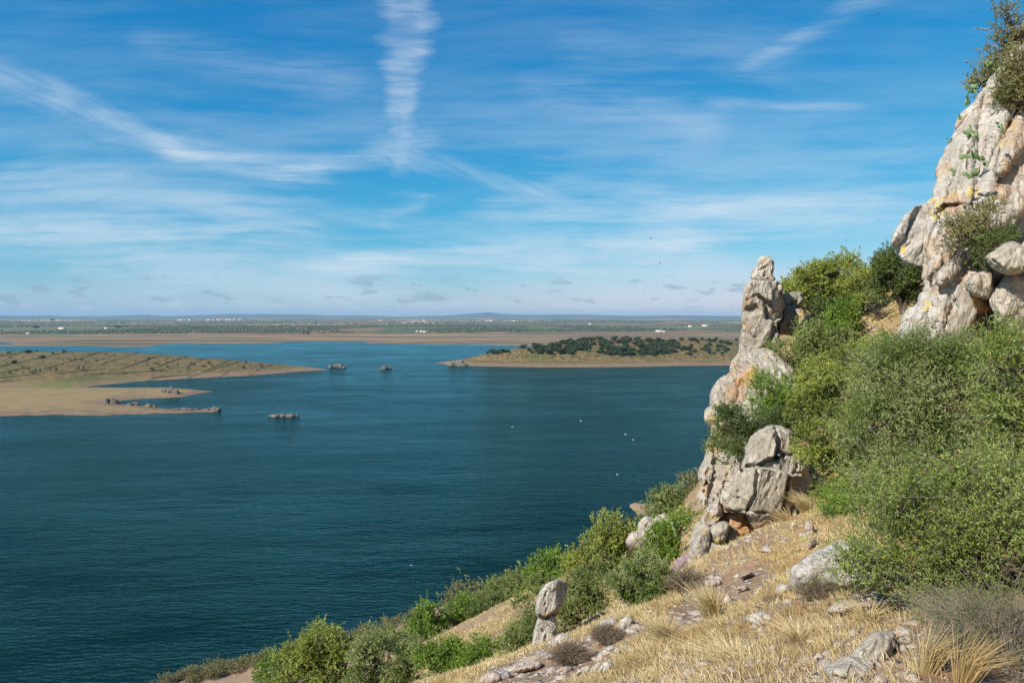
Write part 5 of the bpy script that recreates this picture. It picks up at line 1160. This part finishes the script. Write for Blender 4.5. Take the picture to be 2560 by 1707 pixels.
for a in [("tall feathery tussock in mid slope below the gravel patch", 10.5, 714, 633, 26, 42, 420, 1), ("pale tussock leaning left beside the mid slope", 10, 668, 640, 30, 26, 380, 2),
          ("tussock at the top of the grass tongue, right of the fractured outcrop", 21, 806, 512, 16, 22, 260, 3), ("tussock halfway down the grass tongue", 18.5, 792, 535, 22, 20, 300, 4),
          ("orange reed-like tussock at the bottom right, left of the bare brush", 5.2, 925, 690, 34, 52, 200, 5, (.5, 0)), ("second orange tussock bending right in front of the bare brush", 4.9, 962, 700, 34, 56, 200, 6, (.6, 0)),
          ("wiry grass clump behind the bottom right boulder", 7.0, 868, 630, 30, 26, 160, 7, (-.2, .1)), ("pale grass clump at the bottom edge, centre right", 7.2, 735, 678, 50, 22, 300, 8),
          ("golden clump at the left of the bottom right boulder", 7.0, 800, 650, 44, 20, 260, 9), ("golden clump at the bottom edge below the white pointed rock", 8.6, 655, 682, 40, 20, 260, 10),
          ("short clump under the grey-green bush", 17, 640, 612, 26, 22, 320, 11)]:
    tussock(*a)
# pebbles and clods
R = RS(9); N_ = 5200
r = np.exp(R.uniform(math.log(4.5), math.log(60), N_)); a = R.uniform(D2R(-12), D2R(40), N_); x, y = r * np.sin(a), r * np.cos(a); z = hill(x, y); g = grass_mask(x, y, z)
k = R.rand(N_) < np.clip(1.15 - g * 1.0, .06, 1); x, y, z, r = x[k], y[k], z[k], r[k]; m = len(x)
s_ = np.maximum(.018, R.lognormal(-3.3, .55, m)) * (r / 9) ** .5
ico = np.array([(1,0,0),(-1,0,0),(0,1,0),(0,-1,0),(0,0,1),(0,0,-1)], float); icf = np.array([(0,2,4),(2,1,4),(1,3,4),(3,0,4),(2,0,5),(1,2,5),(3,1,5),(0,3,5)])
V = (ico[None] * (1 + R.uniform(-.45, .45, (m, 6, 1)))) * s_[:, None, None] * [1.2, 1, .6] + R.normal(size=(m, 6, 3)) * s_[:, None, None] * .15 + np.stack([x, y, z], 1)[:, None]
me = mk_mesh("pebbles", V.reshape(-1, 3), (icf[None] + np.arange(m)[:, None, None] * 6).reshape(-1, 3), [ROCKM['warm']], smooth=False)
for q in ('rust', 'yellow'): fattr(me, q, np.zeros(m * 6))
fattr(me, 'rscale', np.full(m * 6, 3.0))
tag(link("pebbles", me), "loose pebbles and rock chips on the bare slope", "pebbles", kind='stuff')
print("plants", time.time() - T0)
# ---------------------------------------------------------------- far trees, scrub, farms, birds
M_OAK = leaf_material("leaf_oak", (0.030, 0.050, 0.020), (0.065, 0.092, 0.036), (0.040, 0.062, 0.022), .15)
M_SCRUB = leaf_material("leaf_scrub", (0.115, 0.130, 0.060), (0.170, 0.175, 0.085), (0.100, 0.115, 0.050), .15)
def far_tree(seed, mat, n_=420, flat=.62, core=True, tall=1.0):
    R = RS(seed); lob = [(R.uniform(-.5, .5), R.uniform(-.5, .5), R.uniform(.45, .95), R.uniform(.38, .6)) for _ in range(7)]
    Vs = []; F_ = []
    for (cx, cy, cz, rr) in lob:
        k = n_ // 7; d = nrm(R.normal(size=(k, 3))); q = np.array([cx, cy, cz * tall]) + d * [rr, rr, rr * flat * tall] * R.uniform(.7, 1.05, (k, 1))
        a = nrm(R.normal(size=(k, 3))) * .11; b_ = nrm(np.cross(a, R.normal(size=(k, 3)))) * .11
        V = np.stack([q - a - b_, q + a - b_, q + a + b_, q - a + b_], 1).reshape(-1, 3); Vs.append((V, np.arange(k)[:, None] * 4 + np.arange(4)))
    nL = sum(len(f) for _, f in Vs)
    T = limb(np.array([[0, 0, -.1], [.03, .02, .3], [0, 0, .8 * tall]]), [.09, .07, .04], 5)
    V, Fc = join(Vs + [T]); return mk_mesh("holm_oak", V, Fc, [mat, M_BARK], smooth=False, fmat=[0] * nL + [1] * len(T[1]))
oak = [far_tree(s_, M_OAK) for s_ in (1, 2, 3, 4)]; scr = [far_tree(s_, M_SCRUB, 180, .8) for s_ in (5, 6)]; tallt = [far_tree(s_, M_SCRUB, 240, .9, tall=2.6) for s_ in (8,)]
def place(meshes, name, u, v, size, R, label, cat, group, dmin=520, dmax=2300):
    p = hit(u, v, dmin, dmax, land)
    if p is None or p[2] < .3: return None
    o = link(name, meshes[R.randint(0, len(meshes))]); s = size * p[1] / F / 2
    o.location = (p[0], p[1], p[2] - .1); k = R.uniform(.85, 1.15); o.scale = (s * k, s * k, s * R.uniform(.8, 1.1)); o.rotation_euler = (0, 0, R.uniform(0, 6.28))
    return tag(o, label, cat, group)
R = RS(31)
dense = [c7(*q) for q in [(1090,232),(1340,220),(1480,200),(1600,176),(1760,172),(1900,185),(1990,220),(2010,258),(1900,282),(1650,286),(1500,272),(1350,280),(1200,278),(1110,255)]]
cnt = 0
while cnt < 190:
    u, v = R.uniform(515, 685), R.uniform(334, 356); _, i = seg_dist(np.array([u]), np.array([v]), dense)
    if not i[0]: continue
    if place(oak, "holm_oak", u, v, R.uniform(5.0, 9.5), R, "dark round holm oak in the %s of the dense grove on the right headland" % ("left end", "left half", "right half", "right end")[int(min(3, (u - 515) / 42))], "tree", "holm oaks in the grove on the headland"): cnt += 1
for (x, y, s_) in [(960,268,7),(985,270,6),(1015,262,8),(1040,262,6),(930,268,5),(900,270,4),(1150,225,5),(1230,232,5),(1365,212,5),(1400,212,4),(1440,210,4)]:
    u, v = c7(x, y); place(oak, "holm_oak", u, v + 1, s_, R, "holm oak in the small clump at the left foot of the right headland's hill", "tree", "holm oaks left of the grove")
for _ in range(60):
    x, y = R.uniform(2000, 2345), R.uniform(180, 285); u, v = c7(x, y)
    place(oak, "holm_oak", u, v, R.uniform(3, 6.5), R, "scattered holm oak on the bare %s slope between grove and spire" % ("upper" if y < 215 else "middle" if y < 250 else "lower"), "tree", "scattered holm oaks right of the grove")
for _ in range(12):
    x = R.uniform(2120, 2345); u, v = c7(x, 188 - (x - 2120) * .04); place(oak, "holm_oak", u, v, R.uniform(5, 8), R, "holm oak along the crest of the right headland near the spire", "tree", "holm oaks on the headland crest")
for _ in range(110):
    x, y = R.uniform(1020, 2345), R.uniform(280, 300); u, v = c7(x, y - (R.rand() * 60 if R.rand() < .3 else 0))
    place(scr, "scrub", u, v, R.uniform(1.2, 2.6), R, "low pale scrub below the headland grove, above the beach's %s" % ("left third" if x < 1460 else "middle third" if x < 1900 else "right third"), "shrub", "scrub on the right headland")
for (x, y, s_, lab) in [(288,368,5.5,"lone dark holm oak standing in the left of the striped headland"),(990,312,4.0,"dark holm oak on the crest where the striped headland meets the water"),
   (1310,345,6.2,"leftmost oak of the crest group facing the far water"),(1400,350,5.0,"second oak of the crest group on the striped headland"),(1482,360,6.4,"largest rightmost oak of the crest group on the striped headland"),(1442,357,3.6,"small oak squeezed in the crest group"),
   (1060,312,6.0,"low spreading oak on the crest of the striped headland"),(190,332,6.0,"low dark bush row on a stripe at the far left"),(1250,330,3.2,"small oak just left of the crest group"),(95,402,6.5,"low wide dark bush at the far left of the headland"),
   (920,305,5.0,"pale low bush on the crest of the striped headland"),(560,312,3.0,"small oak on the crest at upper left"),(790,305,3.2,"small oak on the crest at upper centre"),(1700,370,5.0,"dark low oak toward the tip of the headland"),
   (1770,378,4.0,"small oak nearest the tip of the headland"),(2,306,3.0,"oak on the crest at the photo's left edge"),(640,303,3,"tiny oak on the crest between two stripes")]:
    u, v = c6(x, y); place(oak, "holm_oak", u, v + .4, s_ * 1.15, R, lab, "tree", "holm oaks on the striped headland")
for (x, y, s_, lab) in [(380,462,3.4,"tall narrow grey-green tree on the striped headland"),(532,448,3.0,"slim pale tree right of the tall narrow one"),(570,440,2.8,"second slim pale tree right of the tall narrow one"),(345,455,2.4,"short slim tree left of the tall narrow one"),
   (195,460,3.4,"leafy slim tree at the left part of the headland"),(270,470,3.4,"slim tree between two furrows"),(65,480,3.4,"slim tree at the far left above the green strip"),(1215,425,2.2,"slim tree in the middle of the striped slope"),(1305,418,2.6,"slim tree leaning on a dark stripe"),
   (1812,385,1.6,"sapling standing near the tip of the headland"),(1578,356,1.8,"slim dark sapling on the crest right of the oak group"),(1898,392,1.4,"last sapling at the tip of the headland"),(240,470,2.6,"slim tree beside the one between two furrows")]:
    u, v = c6(x, y); place(tallt, "slim_tree", u, v, s_, R, lab, "tree", "slim trees on the striped headland")
for _ in range(180):
    x = R.uniform(0, 1800); y = R.uniform(310 + max(0, (x - 900)) * .09, 500 - x * .03); u, v = c6(x, y)
    place(scr, "scrub", u, v, R.lognormal(.55, .4), R, "low grey-green scrub dotted over the %s of the striped headland" % ("far left" if x < 450 else "left middle" if x < 900 else "right middle" if x < 1350 else "narrowing tip"), "shrub", "scrub dotted over the striped headland")
# olive groves of the far plain: uncountable dots
def grove(name, label, quad, n_, seed, size=(5, 8)):
    R = RS(seed); P_ = []
    (u0, v0), (u1, v1) = quad
    while len(P_) < n_:
        u = R.uniform(u0, u1); v = R.uniform(v0, v1); x, y = water_pt(u, max(v, 319.2))
        P_.append((x, y))
    P_ = np.array(P_); ang = .5 + seed * .23; c_, s_ = math.cos(ang), math.sin(ang)
    q = np.stack([P_[:, 0] * c_ + P_[:, 1] * s_, -P_[:, 0] * s_ + P_[:, 1] * c_], 1); q[:, 1] = np.round(q[:, 1] / 46) * 46 + R.normal(size=n_) * 5; q[:, 0] = np.round(q[:, 0] / 12) * 12
    x = q[:, 0] * c_ - q[:, 1] * s_; y = q[:, 0] * s_ + q[:, 1] * c_; z = land(x, y); k = (z > 1.0) & (fbm2(x, y * .45, 620, 3, 90 + seed) > -.12); x, y, z = x[k], y[k], z[k]; m = len(x)
    s = R.uniform(*size, m)
    V = ico[None] * s[:, None, None] * [1, 1, .62] * (1 + R.uniform(-.25, .25, (m, 6, 1))) + np.stack([x, y, z + s * .4], 1)[:, None]
    me = mk_mesh(name, V.reshape(-1, 3), (icf[None] + np.arange(m)[:, None, None] * 6).reshape(-1, 3), [M_OLIVES], smooth=False)
    tag(link(name, me), label, "olive grove", kind='stuff')
M_OLIVES = leaf_material("leaf_olive_grove", (0.060, 0.082, 0.042), (0.105, 0.125, 0.068), (0.07, 0.09, 0.045), .1)
grove("olive_grove", "green olive grove on the far plain at the left", ((0, 326.5), (190, 334.5)), 2600, 1)
grove("olive_grove", "olive rows on the far plain at centre left", ((180, 327), (470, 333.6)), 3200, 2)
grove("olive_grove", "olive rows on the far plain beyond the right headland", ((470, 326), (780, 332.5)), 2200, 3)
grove("olive_grove", "dark distant groves just below the mountains", ((-20, 320.8), (800, 325)), 1500, 4, (8, 12))
for (u, v, s_, lab) in [(308, 334, 5.5, "tall poplar-like clump on the far shore plain"), (303.5, 333.6, 3.8, "smaller round tree beside the tall clump on the far plain"), (52, 320.4, 4.0, "lone dark tree on the horizon at the left"), (36, 328, 6, "clump of trees in the far fields at the left edge"), (118, 327.5, 5, "row end tree by the far fields, left")]:
    place(oak, "field_tree", u, v, s_, R, lab, "tree", "trees on the far plain", 2400, 16000)
# farms and village
m_wall, n, b = material("limewash", .9, .1); b.inputs['Base Color'].default_value = (.80, .78, .74, 1)
p = gpos(n); n.L.new(n.mix(n.noise(n.mapv(p, (.1, .1, .1)), 1.0, 3), (.82, .80, .76), (.66, .62, .56)), b.inputs['Base Color'])
m_roof, n, b = material("clay_roof", .9, .1); n.L.new(n.mix(n.noise(n.mapv(gpos(n), (.2, .2, .2)), 1.0, 3), (.36, .17, .10), (.48, .27, .17)), b.inputs['Base Color'])
def hmesh(w, dp, h, rh):
    wl = mk_mesh("wall", [(-w,-dp,-2),(w,-dp,-2),(w,dp,-2),(-w,dp,-2),(-w,-dp,h),(w,-dp,h),(w,dp,h),(-w,dp,h)], [(0,1,5,4),(1,2,6,5),(2,3,7,6),(3,0,4,7),(4,5,6,7)], [m_wall], smooth=False)
    o_ = .08 * w
    rf = bpy.data.meshes.new("roof"); rf.from_pydata([(-w-o_,-dp-o_,h+.02),(w+o_,-dp-o_,h+.02),(w+o_,dp+o_,h+.02),(-w-o_,dp+o_,h+.02),(-w-o_,0,h+rh),(w+o_,0,h+rh)], [], [(0,1,5,4),(2,3,4,5),(1,2,5),(3,0,4),(3,2,1,0)]); rf.materials.append(m_roof)
    return wl, rf
HM = [hmesh(8, 5, 5, 2), hmesh(14, 6, 6, 2.2), hmesh(6, 5, 7, 1.6)]
def house(u, v, scale, lab, grp, k, rot=0.0, dmin=2200, dmax=19000):
    p = hit(u, v, dmin, dmax, land)
    if p is None: return
    e = empty("farmhouse", p); e.scale = (scale,) * 3; e.rotation_euler = (0, 0, rot); tag(e, lab, "house", grp)
    for nm, me in zip(("wall", "roof"), HM[k % 3]): link(nm, me, e)
R = RS(12)
for i in range(26):
    house(R.uniform(208, 242), R.uniform(319.0, 319.8), R.uniform(1.3, 2.3), "white house of the distant village under the hills at centre left", "houses of the distant white village", i, R.uniform(-.4, .4), 4000, 19000)
for i in range(10):
    house(R.uniform(178, 190), R.uniform(319.4, 320.0), R.uniform(1.4, 2.4), "white house of the small hamlet left of the distant village", "houses of the small distant hamlet", i, R.uniform(-.4, .4), 4000, 19000)
for (u, v, s_, k, lab) in [(659, 331.2, 1.1, 1, "white farmhouse in the fields just above the right headland"), (664, 331.4, .8, 0, "small outbuilding beside the white farmhouse above the right headland"),
    (417, 331.2, .8, 0, "leftmost small farmhouse in the olive rows at centre"), (421, 331.5, .9, 2, "middle farmhouse in the olive rows at centre"), (425, 331.7, .8, 1, "long farm shed in the olive rows at centre"),
    (491, 320.6, 2.2, 1, "white farm on the skyline plain, centre right"), (487, 320.8, 1.6, 0, "smaller white farm beside the skyline farm"), (514, 321.0, 2.0, 0, "isolated white farm right of the skyline farm"), (424, 320.4, 2.0, 2, "isolated white farm left of the skyline farm"),
    (590, 324.0, 1.5, 0, "tiny white farm over the wooded headland"), (380, 320.4, 1.8, 1, "faint white farm at the centre of the horizon"), (62, 328.4, 1.3, 1, "pale farm in the left fields"), (106, 328.2, 1.1, 0, "little white farm right of the pale farm"), (28, 333.3, .9, 0, "white hut on the brown shore flats at the left"),
    (705, 325.8, 1.6, 1, "pale farm in the dry fields beside the spire"), (690, 326.4, 1.5, 0, "grey-roofed farm left of the pale farm by the spire")]:
    house(u, v, s_, lab, "farms on the far plain", k, R.uniform(-.3, .3))
# birds
m_bd, n, b = material("dark_feathers", .8, .2); b.inputs['Base Color'].default_value = (.035, .03, .028, 1)
m_bw, n, b = material("white_feathers", .8, .2); b.inputs['Base Color'].default_value = (.85, .85, .83, 1)
def bird_mesh(mat, dih):
    prof = [(-.30, .012), (-.2, .05), (0, .075), (.16, .06), (.25, .04), (.31, .035), (.38, .008)]
    Vb = []; k = 8
    for (y, r) in prof:
        for j in range(k): Vb.append((r * math.cos(j * 2 * math.pi / k), y, r * .85 * math.sin(j * 2 * math.pi / k)))
    Fb = [(i * k + j, i * k + (j + 1) % k, (i + 1) * k + (j + 1) % k, (i + 1) * k + j) for i in range(len(prof) - 1) for j in range(k)]
    V = [list(v) for v in Vb]; Fc = list(Fb)
    for sx in (-1, 1):
        st = [(.04, .17, -.10, 0), (.35, .20, -.08, .5), (.70, .15, -.08, .8), (1.0, .02, -.09, .55), (1.08, -.04, -.09, .4)]
        o = len(V)
        for (x, yf, yb, zz) in st:
            for (yy_, zt) in ((yf, .012), (yb, .006), (yb, -.006), (yf, -.012)): V.append([sx * x, yy_, zz * dih + zt])
        for i in range(len(st) - 1):
            for j in range(4): Fc.append((o + i * 4 + j, o + i * 4 + (j + 1) % 4, o + (i + 1) * 4 + (j + 1) % 4, o + (i + 1) * 4 + j))
    o = len(V)
    for q in [(-.05, -.28, .01), (.05, -.28, .01), (.11, -.48, .005), (-.11, -.48, .005), (-.05, -.28, -.01), (.05, -.28, -.01), (.11, -.48, -.005), (-.11, -.48, -.005)]: V.append(list(q))
    Fc += [(o, o + 1, o + 2, o + 3), (o + 7, o + 6, o + 5, o + 4), (o + 3, o + 2, o + 6, o + 7), (o, o + 3, o + 7, o + 4), (o + 1, o + 5, o + 6, o + 2)]
    return mk_mesh("bird", V, Fc, [mat])
BM = {('d', 0): bird_mesh(m_bd, .28), ('d', 1): bird_mesh(m_bd, .9), ('w', 0): bird_mesh(m_bw, .35)}
def q2(x, y): return (640 + x * .2177, y * .2177)
def q3(x, y): return (160 + x * .2211, 400 + y * .2211)
R = RS(3)
def bird(uv, wpx, lab, kind='d', grp="birds soaring in the sky", below=False):
    d = R.uniform(150, 260); wsp = wpx * d / F
    o = link("bird", BM[(kind, R.randint(0, 2) if kind == 'd' else 0)]); o.location = tuple(at(uv[0], uv[1], d)); s = wsp / 2.0; o.scale = (s, s, s)
    o.rotation_euler = (R.uniform(-.2, .3) + (.5 if below else 0), R.uniform(-.6, .6), R.uniform(-1.2, 1.2)); tag(o, lab, "bird", grp)
for uv, w_, lab in [(cA(180,362), 6, "largest dark bird, gliding left of the spire top"), (cA(100,130), 4, "small bird high left of the spire"), (cA(1455,40), 3, "tiny bird above the skyline tree"), (cA(1883,145), 4, "dark bird between skyline tree and cliff"),
    (cA(943,527), 4, "bird just left of the spire's shoulder"), (cA(25,635), 4, "low bird well left of the spire over the horizon"), (cA(2048,338), 3, "tiny bird right above the skyline tree"),
    (q2(1095,68), 5, "bird at the top of the sky, centre right"), (q2(1445,12), 3.5, "bird touching the top edge of the sky"), (q2(1540,230), 3.5, "faint bird high right"), (q2(1780,232), 5, "reddish bird high right near the cliff tree"), (q2(1552,405), 4.5, "bird in the upper right blue patch"),
    (q2(1525,583), 3, "speck bird below the upper right blue patch"), (q2(1735,660), 3, "speck bird left of the prickly pears"), (q2(1688,695), 2.5, "faintest speck bird left of the cliff"), (q2(1852,812), 3, "small bird near the cliff's left edge"),
    (q2(1348,945), 4, "upper bird of the flying pair above the spire"), (q2(1357,962), 4.5, "lower bird of the flying pair above the spire"), (q2(1322,1050), 3.5, "small bird below the flying pair")]:
    bird(uv, w_, lab)
for uv, lab in [(q3(1593,120), "white gull over the middle of the lake"), (q3(1903,92), "white gull farther up the lake, right"), (q3(2105,153), "left white gull of three near the ridge"), (q3(2140,178), "lower white gull near the ridge"), (q3(2068,335), "white gull over the lake beside the outcrop"), (q3(1136,745), "white gull low over the near water")]:
    bird(uv, 2.5, lab, 'w', "white gulls over the lake", True)
for uv, w_, lab in [(q3(1660,238), 5, "dark bird over mid lake, right of centre"), (q3(1445,110), 4, "dark bird over the lake below the headland tip"), (q3(727,384), 4, "dark bird over the left middle of the lake"), (q3(1255,366), 4, "dark bird over the centre of the lake"),
    (q3(145,866), 5, "dark bird over the near water at the left"), (q3(650,985), 5, "dark bird over the near water above the shore"), (q3(942,150), 3, "tiny dark bird over the lake right of the islet"), (q3(1507,570), 3, "tiny dark bird over the near lake at centre")]:
    bird(uv, w_, lab, 'd', "dark birds over the lake", True)
print("far", time.time() - T0)
# ---------------------------------------------------------------- haze (clear air fading far things)
mh = bpy.data.materials.new("haze"); mh.use_nodes = True
t = mh.node_tree; t.nodes.clear(); o_ = t.nodes.new('ShaderNodeOutputMaterial'); pv = t.nodes.new('ShaderNodeVolumePrincipled')
pv.inputs['Color'].default_value = (0.50, 0.76, 1.0, 1); pv.inputs['Density'].default_value = 3.3e-5; pv.inputs['Anisotropy'].default_value = 0.0
t.links.new(pv.outputs[0], o_.inputs['Volume'])
X0, X1, Y0, Y1, Z0, Z1 = -53000, 53000, -3500, 53000, -43, 420
me = mk_mesh("haze", [(X0,Y0,Z0),(X1,Y0,Z0),(X1,Y1,Z0),(X0,Y1,Z0),(X0,Y0,Z1),(X1,Y0,Z1),(X1,Y1,Z1),(X0,Y1,Z1)],
             [(0,3,2,1),(4,5,6,7),(0,1,5,4),(1,2,6,5),(2,3,7,6),(3,0,4,7)], [mh], smooth=False)
tag(link("haze", me), kind='stuff', label="thin blue haze fading the distant plain and mountains", cat="haze")
print("script done", time.time() - T0)
